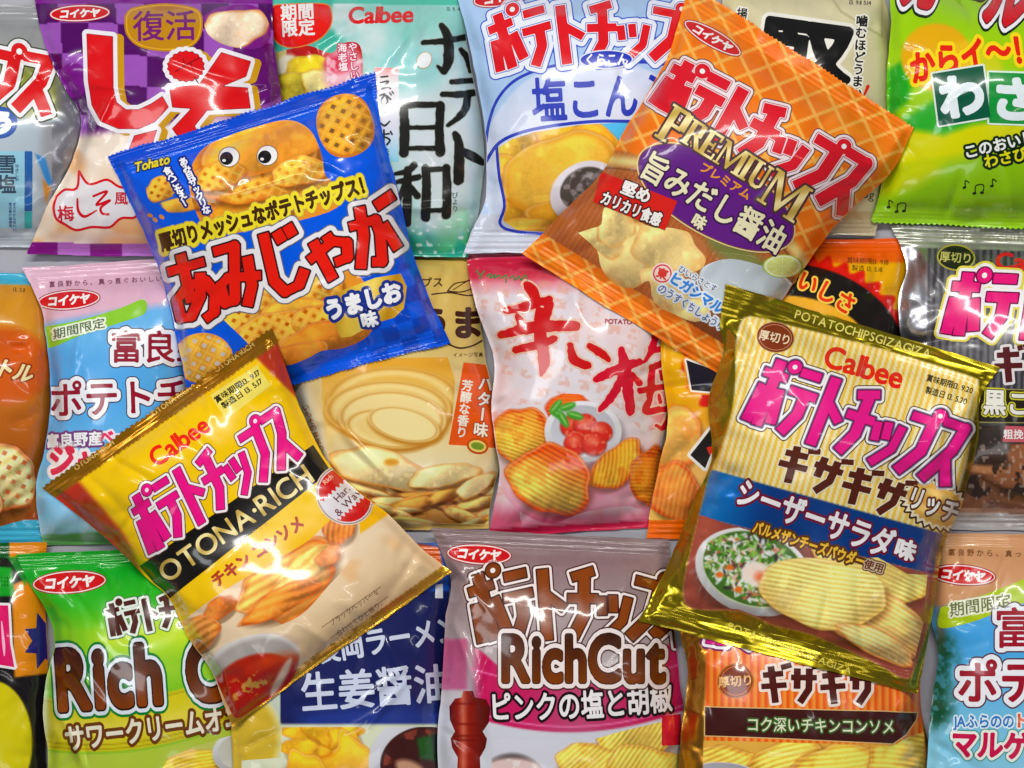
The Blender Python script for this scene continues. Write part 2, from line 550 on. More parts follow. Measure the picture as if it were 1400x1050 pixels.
    tips = tip[0] * (1 - ss(0, 0.2, V)) + tip[1] * ss(0.8, 1, V)
    lf = lift * ss(0, 30, F)                 # the seals hang a little above the filled belly's underside
    low = np.maximum(base + lf * (1 - ss(0, .45, p)), Zl + 0.0007)
    top = np.maximum(base + lf + (H - lf) * p + 0.0006 + tips, Zl + 0.0014) + W
    top = np.maximum(blur(top, 0.8) + Wcr, Zl + 0.0011)
    low = np.minimum(low, top - 0.0003)
    B.top, B.low = top, low
    wy, wx = np.gradient(blur(W * (F > -6), 4.0), R * S)
    B.sh = np.clip(np.stack([wx, wy], -1) * -4.0, -2.0, 2.0)   # the print creeps into the folds
    ZT[gj:gj + ny, gi:gi + nx] = np.where(F > 0, np.maximum(top, Zl), Zl)
    gy, gx = np.gradient(top, R * S)
    N = np.stack([-gx, gy, np.ones_like(gx)], -1); B.N = N / np.linalg.norm(N, axis=-1, keepdims=True)
    root = bpy.data.objects.new(name, None)
    root.empty_display_size = 0.02
    COL.objects.link(root)
    cx, cy = sum(q[0] for q in quad) / 4, sum(q[1] for q in quad) / 4
    zc = float(B.low[F > 0].min())
    root.location = ((cx - CX) * S, -(cy - CY) * S, zc)
    root['label'] = label; root['category'] = 'snack bag'; root['group'] = 'snack bags covering the table'
    B.root = root
    # film and the two crimped seals
    Vl = (V - st) * Lp; Vh = (1 - sb - V) * Lp
    P = Paint(X, Y, U, V); P.fill((200, 200, 200)); P.F = F; P.B = B
    paint(P)
    B.rgb, B.met = P.rgb, P.met
    solid(B, 'film', np.minimum(F, np.minimum(Vl, Vh)), mat)
    for Fs in (-Vl, -Vh):
        Fq = np.minimum(F, Fs)
        if (Fq > 0).any():
            solid(B, 'seal', Fq, smat or mat)
    return B


def sample(B, gx, gy, A):
    """interpolate exactly on the triangles of the bag's own mesh"""
    i = np.clip(np.floor(gx).astype(int), 0, B.nx - 2); j = np.clip(np.floor(gy).astype(int), 0, B.ny - 2)
    fx, fy = gx - i, gy - j
    if A.ndim == 3:
        fx, fy = fx[:, None], fy[:, None]
    a, b, c, d = A[j, i], A[j, i + 1], A[j + 1, i], A[j + 1, i + 1]
    return np.where(fx >= fy, a + fx * (b - a) + fy * (d - b), a + fy * (c - a) + fx * (d - c))


def to_world(x, y, z):
    q = S * (D - z) / D
    return np.stack([(x - CX) * q, -(y - CY) * q, z], 1)


def solid(B, name, F, mat):
    vx, vy, T = tri_field(F)
    zt, zl = sample(B, vx, vy, B.top), sample(B, vx, vy, B.low)
    x, y = B.x0 + R * vx, B.y0 + R * vy
    N = sample(B, vx, vy, B.N)
    c = sample(B, vx, vy, B.rgb); m = sample(B, vx, vy, B.met)
    rgba = np.concatenate([lin(np.clip(c, 0, 255)), np.clip(m, 0, 1)[:, None]], 1)
    n = len(vx)
    E = np.concatenate([T[:, [0, 1]], T[:, [1, 2]], T[:, [2, 0]]])
    key = np.minimum(E[:, 0], E[:, 1]) * n + np.maximum(E[:, 0], E[:, 1])
    _, idx, cnt = np.unique(key, return_index=True, return_counts=True)
    e = E[idx[cnt == 1]]
    walls = np.concatenate([np.stack([e[:, 0], e[:, 0] + n, e[:, 1] + n], 1), np.stack([e[:, 0], e[:, 1] + n, e[:, 1]], 1)])
    V = np.concatenate([to_world(x, y, zt), to_world(x, y, np.minimum(zl, zt - 0.0002))])
    T2 = np.concatenate([T, T[:, ::-1] + n, walls])
    N2 = np.concatenate([N, -np.tile([[0., 0., 1.]], (n, 1))])
    build_mesh(name, V, T2, np.concatenate([rgba, rgba]), N2, mat, B.root)


def sheet(B, name, layers, x0, y0, res, mat=None):
    """printed ink: layers = [(field, colour or HxWx3 array or HxWx4, level)] all on one grid -> ONE mesh on the bag's face"""
    Vs, Ts, Cs, Ns, off = [], [], [], [], 0
    for F, c, lev in layers:
        ny, nx = F.shape
        gx = (x0 + res * np.arange(nx) - B.x0) / R; gy = (y0 + res * np.arange(ny) - B.y0) / R
        GXX, GYY = np.meshgrid(gx, gy)
        G = np.minimum(F, bilin(B.F, GXX, GYY, -5.0) - 0.8)
        if not (G > 0).any():
            continue
        vx, vy, T = tri_field(G)
        x, y = x0 + res * vx, y0 + res * vy
        sh = sample(B, (x - B.x0) / R, (y - B.y0) / R, B.sh)
        x, y = x + sh[:, 0], y + sh[:, 1]
        bx, by = (x - B.x0) / R, (y - B.y0) / R
        z = sample(B, bx, by, B.top) + LAY * lev + 0.00005
        N = sample(B, bx, by, B.N)
        c = np.asarray(c, float)
        if c.ndim == 1:
            met = c[3] if len(c) > 3 else 0.0
            rgba = np.tile(np.append(lin(c[:3]), met), (len(vx), 1))
        else:
            cc = np.stack([bilin(c[..., q], np.clip(vx, 0, nx - 1.01), np.clip(vy, 0, ny - 1.01), 0) for q in range(c.shape[-1])], 1)
            rgba = np.concatenate([lin(np.clip(cc[:, :3], 0, 255)), cc[:, 3:4] if cc.shape[1] > 3 else np.zeros((len(vx), 1))], 1)
        Vs.append(to_world(x, y, z)); Ts.append(T + off); Cs.append(rgba); Ns.append(N); off += len(vx)
    if not Vs:
        return None
    return build_mesh(name, np.concatenate(Vs), np.concatenate(Ts), np.concatenate(Cs), np.concatenate(Ns), mat or B.mat, B.sub or B.root)


def grid(x0, y0, x1, y1, res):
    x0, y0 = math.floor(x0 / 4) * 4, math.floor(y0 / 4) * 4
    xs, ys = x0 + res * np.arange(int((x1 - x0) / res) + 2), y0 + res * np.arange(int((y1 - y0) / res) + 2)
    X, Y = np.meshgrid(xs.astype(float), ys.astype(float))
    return x0, y0, X, Y


def inks(F, layers, X, Y, lev, loc=None):
    out = []
    for q, l in enumerate(layers):
        g, c = l[0], l[1]
        if callable(c):
            c = c(X, Y) if loc is None else c(loc[0], loc[1])
        G = F + g
        if len(l) > 2:                       # shifted copy (drop line)
            r = X[0, 1] - X[0, 0]
            G = np.roll(np.roll(G, int(round(l[3] / r)), 0), int(round(l[2] / r)), 1)
        out.append((G, c, lev + q))
    return out


def text(B, name, s, cx, cy, h, rot=0, w=None, sx=1.0, bold=0.02, layers=((0, (20, 20, 20)),), lev=2, shear=0.0, arc=0.0,
         taper=0.0, gap=0.0, vert=False, res=None, rows=None, mat=None, lead=1.12):
    """rows of glyphs centred on (cx, cy); h em height; rot clockwise degrees on the plan; arc bends it, taper grows it rightward"""
    rows = rows or [s]
    cells, H = [], 0
    if vert:
        n = max(len(r) for r in rows)
        nat = len(rows) * lead
        for q, r in enumerate(rows):         # columns run right to left
            for t, ch in enumerate(r):
                cells.append((ch, (len(rows) - 1 - q) * lead - nat / 2 + (lead - 1) / 2, t * (1 + gap) - n * (1 + gap) / 2, True))
        H = n * (1 + gap)
    else:
        nat = 0
        for q, r in enumerate(rows):
            x = 0; line = []
            for ch in r:
                a0, a1 = glyph(ch)[1]
                line.append((ch, x - a0, a1 - a0)); x += a1 - a0 + gap
            x -= gap
            nat = max(nat, x)
            for ch, xx, ad in line:
                cells.append((ch, xx - x / 2, (q - (len(rows) - 1) / 2) * lead - 0.5, False))
        H = len(rows) * lead
    if w:
        sx = w / (nat * h)
    g = max(l[0] for l in layers) + 3 + max([abs(l[2]) + abs(l[3]) for l in layers if len(l) > 2] + [0])
    c, q = math.cos(math.radians(rot)), math.sin(math.radians(rot))
    hw, hh = nat * h * sx / 2 + g + abs(shear) * H * h / 2, H * h / 2 * (1 + abs(taper)) + g + abs(arc)
    ex, ey = abs(hw * c) + abs(hh * q), abs(hw * q) + abs(hh * c)
    if res is None:
        res = 1 if h >= 34 else 0.5
    x0, y0, X, Y = grid(cx - ex, cy - ey, cx + ex, cy + ey, res)
    a, b = (X - cx) * c + (Y - cy) * q, -(X - cx) * q + (Y - cy) * c
    t = a / (nat * h * sx / 2)
    b = (b - arc * t * t) / (1 + taper * t)
    a2, b2 = (a + shear * b) / (h * sx), b / h
    F = np.full(X.shape, -g - 5.0)
    for ch, ox, oy, v in cells:
        if ch == ' ':
            continue
        f, ad = glyph(ch)
        la, lb = a2 - ox, b2 - oy
        if v and ch in 'ー〜':
            la, lb = lb, la
            m0 = 0
        m = (la > -GP) & (la < 1 + GP) & (lb > -GP) & (lb < 1 + GP)
        if not m.any():
            continue
        val = bilin(f, (la[m] + GP) * GR - 0.5, (lb[m] + GP) * GR - 0.5, -0.4)
        F[m] = np.maximum(F[m], (val + bold) * h * min(1, math.sqrt(sx)))
    return sheet(B, name, inks(F, layers, X, Y, lev, (a, b)), x0, y0, res, mat)


def shape(B, name, pts, layers, lev=1, res=1, sm=0, mat=None):
    if sm:
        pts = smooth_pts(list(pts) + [pts[0]], sm)[:-1]
    g = max(l[0] for l in layers) + 4
    px, py = [p[0] for p in pts], [p[1] for p in pts]
    x0, y0, X, Y = grid(min(px) - g, min(py) - g, max(px) + g, max(py) + g, res)
    F = poly_sdf(pts, X, Y, g + 12)
    return sheet(B, name, inks(F, layers, X, Y, lev), x0, y0, res, mat)


def oval(B, name, cx, cy, rx, ry, rot, layers, lev=1, res=1, mat=None):
    g = max(l[0] for l in layers) + 4
    r = max(rx, ry) + g
    x0, y0, X, Y = grid(cx - r, cy - r, cx + r, cy + r, res)
    return sheet(B, name, inks(ell_sdf(X, Y, cx, cy, rx, ry, rot), layers, X, Y, lev), x0, y0, res, mat)


def picture(B, name, pts, fn, lev=0.6, res=1, sm=0, mat=None):
    """a printed photo: fn paints on a Paint grid, cut to the outline pts"""
    if sm:
        pts = smooth_pts(list(pts) + [pts[0]], sm)[:-1]
    px, py = [p[0] for p in pts], [p[1] for p in pts]
    x0, y0, X, Y = grid(min(px) - 3, min(py) - 3, max(px) + 3, max(py) + 3, res)
    P = Paint(X, Y); fn(P)
    return sheet(B, name, [(poly_sdf(pts, X, Y, 6), np.concatenate([P.rgb, P.met[..., None]], -1), lev)], x0, y0, res, mat)


def strokes_field(X, Y, strokes):
    """round brush strokes: (points, radii)"""
    F = np.full(X.shape, -40.0)
    x0, y0, r = X[0, 0], Y[0, 0], X[0, 1] - X[0, 0]
    for pts, rad in strokes:
        if np.isscalar(rad):
            rad = [rad] * len(pts)
        ln = max(math.dist(pts[k], pts[k + 1]) for k in range(len(pts) - 1))
        q = smooth_pts([(p[0], p[1], k) for p, k in zip(pts, rad)], max(14, int(ln / 1.0))) if len(pts) > 2 else \
            [tuple(np.array((*pts[0], rad[0])) * (1 - t) + np.array((*pts[1], rad[1])) * t) for t in np.linspace(0, 1, max(24, int(ln)))]
        for x, y, k in q:
            e = k + 16
            i0, i1 = max(0, int((x - e - x0) / r)), min(X.shape[1], int((x + e - x0) / r) + 2)
            j0, j1 = max(0, int((y - e - y0) / r)), min(X.shape[0], int((y + e - y0) / r) + 2)
            if i1 > i0 and j1 > j0:
                d = k - np.sqrt((X[j0:j1, i0:i1] - x) ** 2 + (Y[j0:j1, i0:i1] - y) ** 2)
                np.maximum(F[j0:j1, i0:i1], d, out=F[j0:j1, i0:i1])
    return F


def brush(B, name, strokes, layers, lev=2, res=1, rough=0.0, mat=None):
    px = [p[0] for s in strokes for p in s[0]]; py = [p[1] for s in strokes for p in s[0]]
    g = 26 + max(l[0] for l in layers)
    x0, y0, X, Y = grid(min(px) - g, min(py) - g, max(px) + g, max(py) + g, res)
    F = strokes_field(X, Y, strokes)
    if rough:
        F = F + rough * (noise(X, Y, 5, 3) - 0.5)
    return sheet(B, name, inks(F, layers, X, Y, lev), x0, y0, res, mat)


def blocks(B, name, polys, layers, lev=2, res=1, mat=None, tf=None, rnd=0):
    """letters cut from straight bars: each poly a list of points"""
    if tf:
        polys = [[tf(*p) for p in q] for q in polys]
    px = [p[0] for q in polys for p in q]; py = [p[1] for q in polys for p in q]
    g = 4 + max(l[0] for l in layers) + max([abs(l[2]) + abs(l[3]) for l in layers if len(l) > 2] + [0])
    x0, y0, X, Y = grid(min(px) - g, min(py) - g, max(px) + g, max(py) + g, res)
    F = np.full(X.shape, -g - 12.0)
    for q in polys:
        neg = q[0] == 'hole'
        F = np.maximum(F, poly_sdf(q, X, Y, g + 10))
    return sheet(B, name, inks(F, layers, X, Y, lev), x0, y0, res, mat)


# heavy katakana for the big crisp-packet title: strokes in a unit box (x right, y down) thickened at real scale
def bar(pts, w):
    out = []
    for k in range(len(pts) - 1):
        (ax, ay), (bx, by) = pts[k], pts[k + 1]
        l = math.hypot(bx - ax, by - ay); dx, dy = (bx - ax) / l, (by - ay) / l
        ww = w * (0.82 if abs(dx) > abs(dy) else 1.0)
        e0 = 0 if k == 0 else w * 0.1; e1 = 0 if k == len(pts) - 2 else w * 0.1
        ax, ay, bx, by = ax - dx * e0, ay - dy * e0, bx + dx * e1, by + dy * e1
        nx, ny = -dy * ww / 2, dx * ww / 2
        out.append([(ax + nx, ay + ny), (bx + nx, by + ny), (bx - nx, by - ny), (ax - nx, ay - ny)])
        if k:                                # filled corner
            px, py = pts[k]
            out.append([(px + w * .47 * math.cos(u * .5236), py + w * .47 * math.sin(u * .5236)) for u in range(12)])
    return out


KANA = {
    'ポ': [((0, .22), (.88, .22)), ((.45, 0), (.45, .98)), ((.16, .40), (.03, .96)), ((.76, .40), (.90, .90))],
    'テ': [((.14, .07), (.90, .07)), ((.0, .36), (1.02, .36)), ((.60, .36), (.58, .66), (.22, .97))],
    'ト': [((.30, 0), (.30, 1.0)), ((.36, .36), (.96, .58))],
    'チ': [((.88, .03), (.12, .13)), ((0, .42), (1.04, .42)), ((.56, .12), (.56, .66), (.20, .97))],
    'ッ': [((.06, .40), (.16, .66)), ((.44, .36), (.52, .60)), ((.96, .36), (.86, .70), (.30, .98))],
    'プ': [((0, .16), (.86, .16), (.78, .60), (.18, .97))],
    'ス': [((.06, .10), (.86, .10), (.70, .46), (.0, .97)), ((.58, .60), (.98, .97))],
    'あ': [((0, .20), (.92, .20)), ((.40, 0), (.40, .70)), ((.76, .34), (.64, .66), (.32, .90), (.06, .88), (.06, .62), (.40, .46), (.84, .47), (1.0, .68), (.88, .93), (.62, .99))],
    'み': [((.06, .10), (.58, .10), (.30, .86), (.06, .86), (.04, .60), (.26, .52), (1.04, .62)), ((.82, .30), (.78, .72), (.56, .99))],
    'じ': [((.20, .04), (.20, .76), (.40, .96), (.76, .92), (.98, .72)), ((.52, .06), (.60, .24)), ((.80, .02), (.88, .20))],
    'ゃ': [((0, .62), (.66, .44), (.98, .52), (.92, .74), (.60, .76)), ((.20, .36), (.46, 1.0)), ((.54, .32), (.62, .48))],
    'が': [((0, .30), (.64, .30), (.68, .52), (.58, .96), (.34, .92)), ((.34, .04), (.28, .50), (.04, .97)), ((.80, .40), (1.02, .84)), ((.80, .0), (.88, .16)), ((1.04, -.05), (1.12, .11))],
    'ギ': [((.06, .28), (.84, .22)), ((0, .58), (.98, .52)), ((.36, .04), (.56, 1.0)), ((.82, -.02), (.88, .12)), ((1.02, -.06), (1.08, .08))],
    'ザ': [((0, .32), (1.0, .32)), ((.24, .08), (.24, .62)), ((.70, .08), (.70, .62), (.36, .98)), ((.86, -.04), (.92, .10)), ((1.06, -.08), (1.12, .06))],
}


def logo(B, name, chars, cx, cy, W, H, rot, layers, shear=0.0, arc=0.0, fan=0.0, w=0.36, gap=0.10, lev=3, taper=0.0, res=1, stair=0.0, mat=None, dots=None):
    n = len(chars); cw = W / (n + (n - 1) * gap)
    c, s = math.cos(math.radians(rot)), math.sin(math.radians(rot))

    def place(ox, x, y, hh, t0):
        a, b = ox + x, y - hh / 2
        a -= shear * b
        ff = math.radians(fan * t0)
        da, db = a - (ox + cw / 2), b
        a, b = ox + cw / 2 + da * math.cos(ff) - db * math.sin(ff), da * math.sin(ff) + db * math.cos(ff)
        t = a / (W / 2)
        b += arc * t * t + stair * t
        return cx + a * c - b * s, cy + a * s + b * c
    polys, hole = [], []
    for i, ch in enumerate(chars):
        ox = -W / 2 + i * cw * (1 + gap)
        t0 = (ox + cw / 2) / (W / 2)
        hh = H * (1 + taper * t0)
        for q in KANA[ch]:
            small = 0.78 if ch == 'ッ' or (ch in 'ギザ' and q[0][1] < 0 and len(q) == 2) else 1.0
            for poly in bar([(x * cw, y * hh) for x, y in q], w * cw * small):
                polys.append([place(ox, x, y, hh, t0) for x, y in poly])
        if ch in 'ポプ':
            rx, ry, rr = .98 * cw, (.03 if ch == 'ポ' else .05) * hh, .25 * cw
            polys.append([place(ox, rx + rr * math.cos(k * .349), ry + rr * math.sin(k * .349), hh, t0) for k in range(18)])
            hole.append([place(ox, rx + .36 * rr * math.cos(k * .5236), ry + .36 * rr * math.sin(k * .5236), hh, t0) for k in range(12)])
    r = blocks(B, name, polys, layers, lev, res, mat)
    if hole and dots:
        B.sub = r
        for h in hole:
            shape(B, 'title_dot', h, [(0, dots)], lev + len(layers), .5, mat=mat)
        B.sub = None
    return r


def koikeya(B, cx, cy, w, rot, h=None):
    h = h or w * .30
    B.sub = oval(B, 'brand_badge', cx, cy, w / 2, h / 2, rot, [(1.6, (150, 25, 35)), (0.4, (240, 225, 225)), (-1.2, (196, 26, 32))], 2, .5)
    text(B, 'brand_lettering', 'コイケヤ', cx, cy, h * .60, rot, w=w * .70, bold=.055, shear=.2, layers=[(0, (245, 240, 238))], lev=6)
    B.sub = None


RED = (214, 24, 22); WHITE = (242, 242, 240); BLACK = (24, 22, 24)
# ------------------------------------------------------------------ the table under the packets
def table():
    me = bpy.data.meshes.new('table_top')
    w, d = 1.3, 1.0
    import bmesh
    bm = bmesh.new()
    bmesh.ops.create_cube(bm, size=1)
    for v in bm.verts:
        v.co.x *= w; v.co.y *= d; v.co.z = v.co.z * 0.03 - 0.0152
    bmesh.ops.bevel(bm, geom=list(bm.edges), offset=0.003, segments=2, affect='EDGES')
    bm.to_mesh(me); bm.free()
    o = bpy.data.objects.new('table_top', me); COL.objects.link(o)
    o['kind'] = 'structure'
    me.materials.append(simple_mat('grey_laminate', (0.38, 0.38, 0.43), 0.45))


table()
GOLD = (196, 150, 46); OLIVE = (176, 152, 24); SILVER = (196, 196, 202)
MAG = (226, 26, 132)


def goldgrad(a, b):
    t = 0.5 + 0.5 * np.sin(b * 0.22 + a * 0.05)
    return np.stack([196 + 54 * t, 166 + 66 * t, 84 + 90 * t], -1)


def browngrad(a, b):
    t = np.clip(0.5 + b / 90, 0, 1) + 0.12 * np.sin(a * .12)
    return np.stack([50 + 76 * t, 22 + 40 * t, 8 + 8 * t], -1)


def stripes(P, c0, c1, period, axis=None, soft=0.25):
    k = P.U * P.B.Wp if axis is None else axis
    t = ss(-soft, soft, np.sin(k * 2 * math.pi / period))
    return np.asarray(c0, float)[None, None] * (1 - t[..., None]) + np.asarray(c1, float) * t[..., None]


def seals(P, c, st, sb, met=None, c2=None):
    P.fill(c, (P.V < st).astype(float), met); P.fill(c2 if c2 is not None else c, (P.V > 1 - sb).astype(float), met)


# ================================================================== middle row, lowest layer
# -- brown packet at the left edge
def p(P):
    P.ramp([(0, (200, 140, 40)), (.3, (214, 150, 50)), (.55, (186, 104, 34)), (1, (150, 84, 34))], P.V)
    P.fill((176, 110, 44), ss(40, 66, P.X) * .8, 0.25)
    P.ell(8, 500, 62, 52, (206, 96, 28), soft=5)
    P.fill((70, 170, 200), ss(.90, .91, P.V)); P.fill((70, 170, 200), 1 - ss(.04, .05, P.V))
    P.fill((150, 70, 24), ss(.86, .905, P.V) * (1 - ss(.905, .91, P.V)))
B = make_bag('chip_bag', 'golden brown chip bag with cyan ends and a waffle chip, at the left edge', [(-210, 368), (38, 374), (60, 748), (-210, 750)],
             [(-215, 560)], [(68, 430), (78, 520), (70, 590), (50, 655), (66, 705)], 0.036, p, .04, .07, seed=3, wr=1.1)
text(B, 'title_lettering', 'トル', 20, 507, 27, 12, bold=.04, shear=.25, layers=[(2.2, (150, 60, 20)), (0, (240, 225, 170))])
text(B, 'date_stamp', '13. 5.11', 26, 396, 8, 4, layers=[(0, (60, 40, 20))], bold=.0)
def f(P):
    P.fill((150, 84, 30))
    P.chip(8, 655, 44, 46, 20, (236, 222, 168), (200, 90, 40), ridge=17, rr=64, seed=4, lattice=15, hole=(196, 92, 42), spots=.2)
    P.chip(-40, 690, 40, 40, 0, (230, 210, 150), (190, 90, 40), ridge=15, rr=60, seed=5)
picture(B, 'chip_photo', [(-90, 610), (10, 606), (38, 622), (50, 650), (40, 700), (16, 716), (-90, 730)], f, sm=6)

# -- pale blue packet with a pink top
def p(P):
    P.ramp([(0, (216, 178, 196)), (.135, (216, 180, 200)), (.19, (96, 172, 226)), (.45, (88, 166, 226)), (.75, (130, 196, 236)), (1, (176, 214, 236))], P.V)
    P.ell(170, 440, 150, 36, (110, 180, 230), soft=12)
    P.poly([(30, 372), (275, 355), (275, 410), (165, 425), (55, 444), (40, 400)], (220, 180, 198), soft=5)
    P.fill((92, 150, 84), ss(.945, .96, P.V + .012 * (noise(P.X, P.Y, 14, 4) - .5)))
    P.fill((210, 226, 240), ss(.5, .75, fbm(P.X, P.Y, 60, 8)) * ss(.5, .7, P.V) * .6)
B = make_bag('chip_bag', 'pale blue chip bag with pink top and green sash, beside the golden brown bag', [(30, 366), (266, 350), (272, 742), (58, 746)],
             [(48, 404), (61, 445), (69, 540), (62, 610), (50, 668)], [(262, 440), (260, 560), (264, 660)], 0.034, p, .055, .03, seed=7, wr=1.0, creases=[(.34, .18, 1.75, 110, 3, .0026), (.1, .3, 1.5, 160, 5, -.003)])
text(B, 'seal_lettering', '富良野から、真っ直ぐおいしい。', 150, 384, 9, -3, bold=.01, layers=[(0, (120, 70, 90))], gap=.25, lev=6)
koikeya(B, 94, 410, 84, -5)
B.sub = shape(B, 'sash', [(59, 447), (112, 437), (165, 421), (196, 409), (198, 428), (165, 441), (110, 459), (62, 476)], [(0, (142, 200, 62))], 1, sm=5)
text(B, 'sash_lettering', '期間限定', 108, 449, 15, -13, w=74, bold=.015, layers=[(2.2, (236, 244, 220)), (0, (90, 110, 84))], shear=.15)
B.sub = None
text(B, 'title_lettering', '富良野', 218, 474, 46, 0, w=136, bold=.018, layers=[(7, (70, 40, 60)), (5.6, (238, 240, 246)), (0, (140, 20, 48))])
text(B, 'title_lettering', 'ポテトチップス', 236, 541, 52, -2, w=340, bold=.018, layers=[(7, (70, 40, 60)), (5.6, (238, 240, 246)), (0, (140, 20, 48))])
text(B, 'flavour_lettering', '富良野産', 101, 601, 20, -3, w=78, bold=.03, layers=[(3, (120, 70, 130)), (0, (245, 245, 250))])
text(B, 'flavour_lettering', 'ベーコン', 178, 596, 22, -3, bold=.04, layers=[(2.6, (245, 240, 246)), (0, (226, 60, 110))])
text(B, 'flavour_lettering', 'ジャガバター', 176, 632, 46, 2, w=220, bold=.05, layers=[(5, (250, 240, 240)), (0, (214, 50, 84))])

# -- beige butter packet
def p(P):
    P.ramp([(0, (206, 176, 96)), (.3, (216, 188, 112)), (.42, (226, 206, 150)), (.7, (232, 220, 176)), (1, (226, 190, 110))], P.V)
    P.fill((232, 230, 220), (1 - ss(0, 26, P.X - 404 - (P.Y - 520) * .38)) * ss(500, 540, P.Y) * .9)
    P.fill((190, 156, 76), (1 - ss(0, .03, P.V)))
B = make_bag('chip_bag', 'beige and gold chip bag with a butter curl photo, under the blue bag', [(386, 346), (645, 346), (668, 722), (436, 726)],
             [(394, 420), (396, 500), (404, 545), (424, 610), (442, 670)], [(652, 400), (664, 490), (682, 560), (684, 620), (670, 690)], 0.038, p, .03, .02, seed=11, wr=0.9, creases=[(.2, .64, .85, 170, 7, .005), (.24, .70, .7, 130, 5, -.003)])
brush(B, 'leaf_line', [([(590, 402), (615, 400), (640, 404), (662, 400)], 1), ([(612, 398), (622, 388), (640, 384), (652, 376)], .9), ([(614, 398), (632, 399), (648, 392), (652, 378)], .9), ([(620, 396), (646, 380)], .7),
      ([(655, 400), (662, 430), (668, 455), (652, 470), (630, 476), (612, 470)], 1.2)], [(0, (70, 45, 30))], res=.5)
text(B, 'title_lettering', 'チップス', 575, 386, 15, -2, w=62, layers=[(0, (80, 55, 30))])
text(B, 'title_lettering', 'うま', 616, 441, 46, 0, bold=.045, layers=[(0, (64, 32, 22))])
text(B, 'small_print', 'イメージ写真', 640, 485, 7, 0, bold=.01, layers=[(0, (90, 60, 30))])
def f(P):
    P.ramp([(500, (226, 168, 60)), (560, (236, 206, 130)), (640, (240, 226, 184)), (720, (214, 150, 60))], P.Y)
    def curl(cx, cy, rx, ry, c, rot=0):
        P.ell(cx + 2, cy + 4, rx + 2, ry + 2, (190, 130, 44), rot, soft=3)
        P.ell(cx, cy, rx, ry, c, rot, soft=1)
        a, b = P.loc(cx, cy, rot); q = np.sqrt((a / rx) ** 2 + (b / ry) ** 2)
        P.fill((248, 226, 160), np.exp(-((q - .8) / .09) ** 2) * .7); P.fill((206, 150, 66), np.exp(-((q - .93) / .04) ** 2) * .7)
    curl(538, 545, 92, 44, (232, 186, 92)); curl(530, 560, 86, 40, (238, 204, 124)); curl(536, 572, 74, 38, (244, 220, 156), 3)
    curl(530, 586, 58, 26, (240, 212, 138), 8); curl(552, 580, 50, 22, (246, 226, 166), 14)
    import random as _r
    rg = _r.Random(12)
    for q in range(30):
        P.chip(rg.uniform(450, 690), 660 + q * 2.4, rg.uniform(26, 56), rg.uniform(5, 11), rg.uniform(-24, 24), rg.choice([(246, 220, 150), (242, 204, 120), (236, 176, 84)]), (214, 120, 44), seed=q + 30, spots=.08, drop=.65, curl=.8, wob=.03)
    for q, (x, y, rx, ry, ro) in enumerate([(516, 640, 70, 26, 12), (606, 650, 50, 15, -10), (650, 664, 30, 12, -30)]):
        P.chip(x, y, rx, ry, ro, (246, 222, 162), (214, 140, 60), seed=q + 3, spots=.08, drop=.6)
    P.ell(535, 632, 10, 5, (226, 160, 50), soft=2)
    P.fill((160, 60, 20), ss(.62, .8, fbm(P.X, P.Y, 22, 40)) * ss(662, 700, P.Y) * .6)
picture(B, 'chip_photo', [(440, 505), (520, 490), (612, 488), (622, 520), (616, 606), (690, 612), (690, 705), (664, 716), (560, 716), (470, 712), (452, 640), (440, 560)], f)
shape(B, 'flavour_label', [(634, 495), (692, 502), (684, 613), (613, 608)], [(0, (226, 92, 26))], 1.6)
text(B, 'flavour_lettering', 'バター味', 661, 556, 21, 6, bold=.03, layers=[(1.2, (160, 60, 20)), (0, (250, 244, 232))], vert=True, lev=4)
text(B, 'flavour_lettering', '芳醇な香り', 635, 559, 16, 7, bold=.03, layers=[(0, (250, 240, 225))], vert=True, lev=4)
oval(B, 'butter_picture', 653, 610, 15, 11, 10, [(0, (190, 80, 24)), (-3, (236, 214, 120)), (-6, (120, 150, 50))], 4, .5)
text(B, 'small_print', 'いもそのままの', 428, 585, 10, -20, vert=True, bold=.02, layers=[(0, (190, 130, 70))])

# -- red and white sour plum packet
def p(P):
    P.ramp([(0, (206, 80, 100)), (.08, (206, 80, 100)), (.13, (226, 216, 222)), (1, (226, 222, 226))], P.V)
    n = fbm(P.X, P.Y, 30, 4)
    P.fill((232, 200, 196), ss(.45, .7, n) * .35)
    gx, gy = (P.X + .2 * P.Y) / 27, (P.Y - .2 * P.X) / 21
    cell = hash2(np.floor(gx).astype(int), np.floor(gy).astype(int), 5)
    fx, fy = gx - np.floor(gx), gy - np.floor(gy)
    m = ss(.10, .2, fx) * (1 - ss(.7, .8, fx)) * ss(.12, .22, fy) * (1 - ss(.75, .85, fy)) * (noise(P.X, P.Y, 4, 6) > .42)
    P.fill((222, 160, 140), m * (cell > .3) * .5)
    P.fill((206, 60, 90), (1 - ss(0, .10, P.U)) * ss(.4, .6, P.V) * .7); P.fill((206, 60, 90), ss(.9, 1, P.U) * .5)
    P.fill((190, 36, 66), (1 - ss(.06, .10, P.V)) * .95)
    P.ramp([(0, (200, 190, 200)), (.03, (190, 40, 70))], P.V, (P.V < .03).astype(float))
    P.fill((206, 70, 106), ss(.88, .99, P.V + .05 * (P.U < .2)) * .95)
    P.fill((216, 140, 164), ss(.72, .9, P.V) * .30)
    P.fill((200, 40, 80), (P.V > .965).astype(float))
B = make_bag('chip_bag', 'white chip bag with red brush lettering and a bowl of red plums, in the middle', [(637, 340), (935, 330), (890, 722), (668, 734)],
             [(646, 400), (656, 435), (675, 492), (672, 560), (682, 640), (676, 690)], [(934, 430), (930, 520), (908, 620), (892, 690)], 0.038, p, .04, .045, seed=13, wr=1.0)
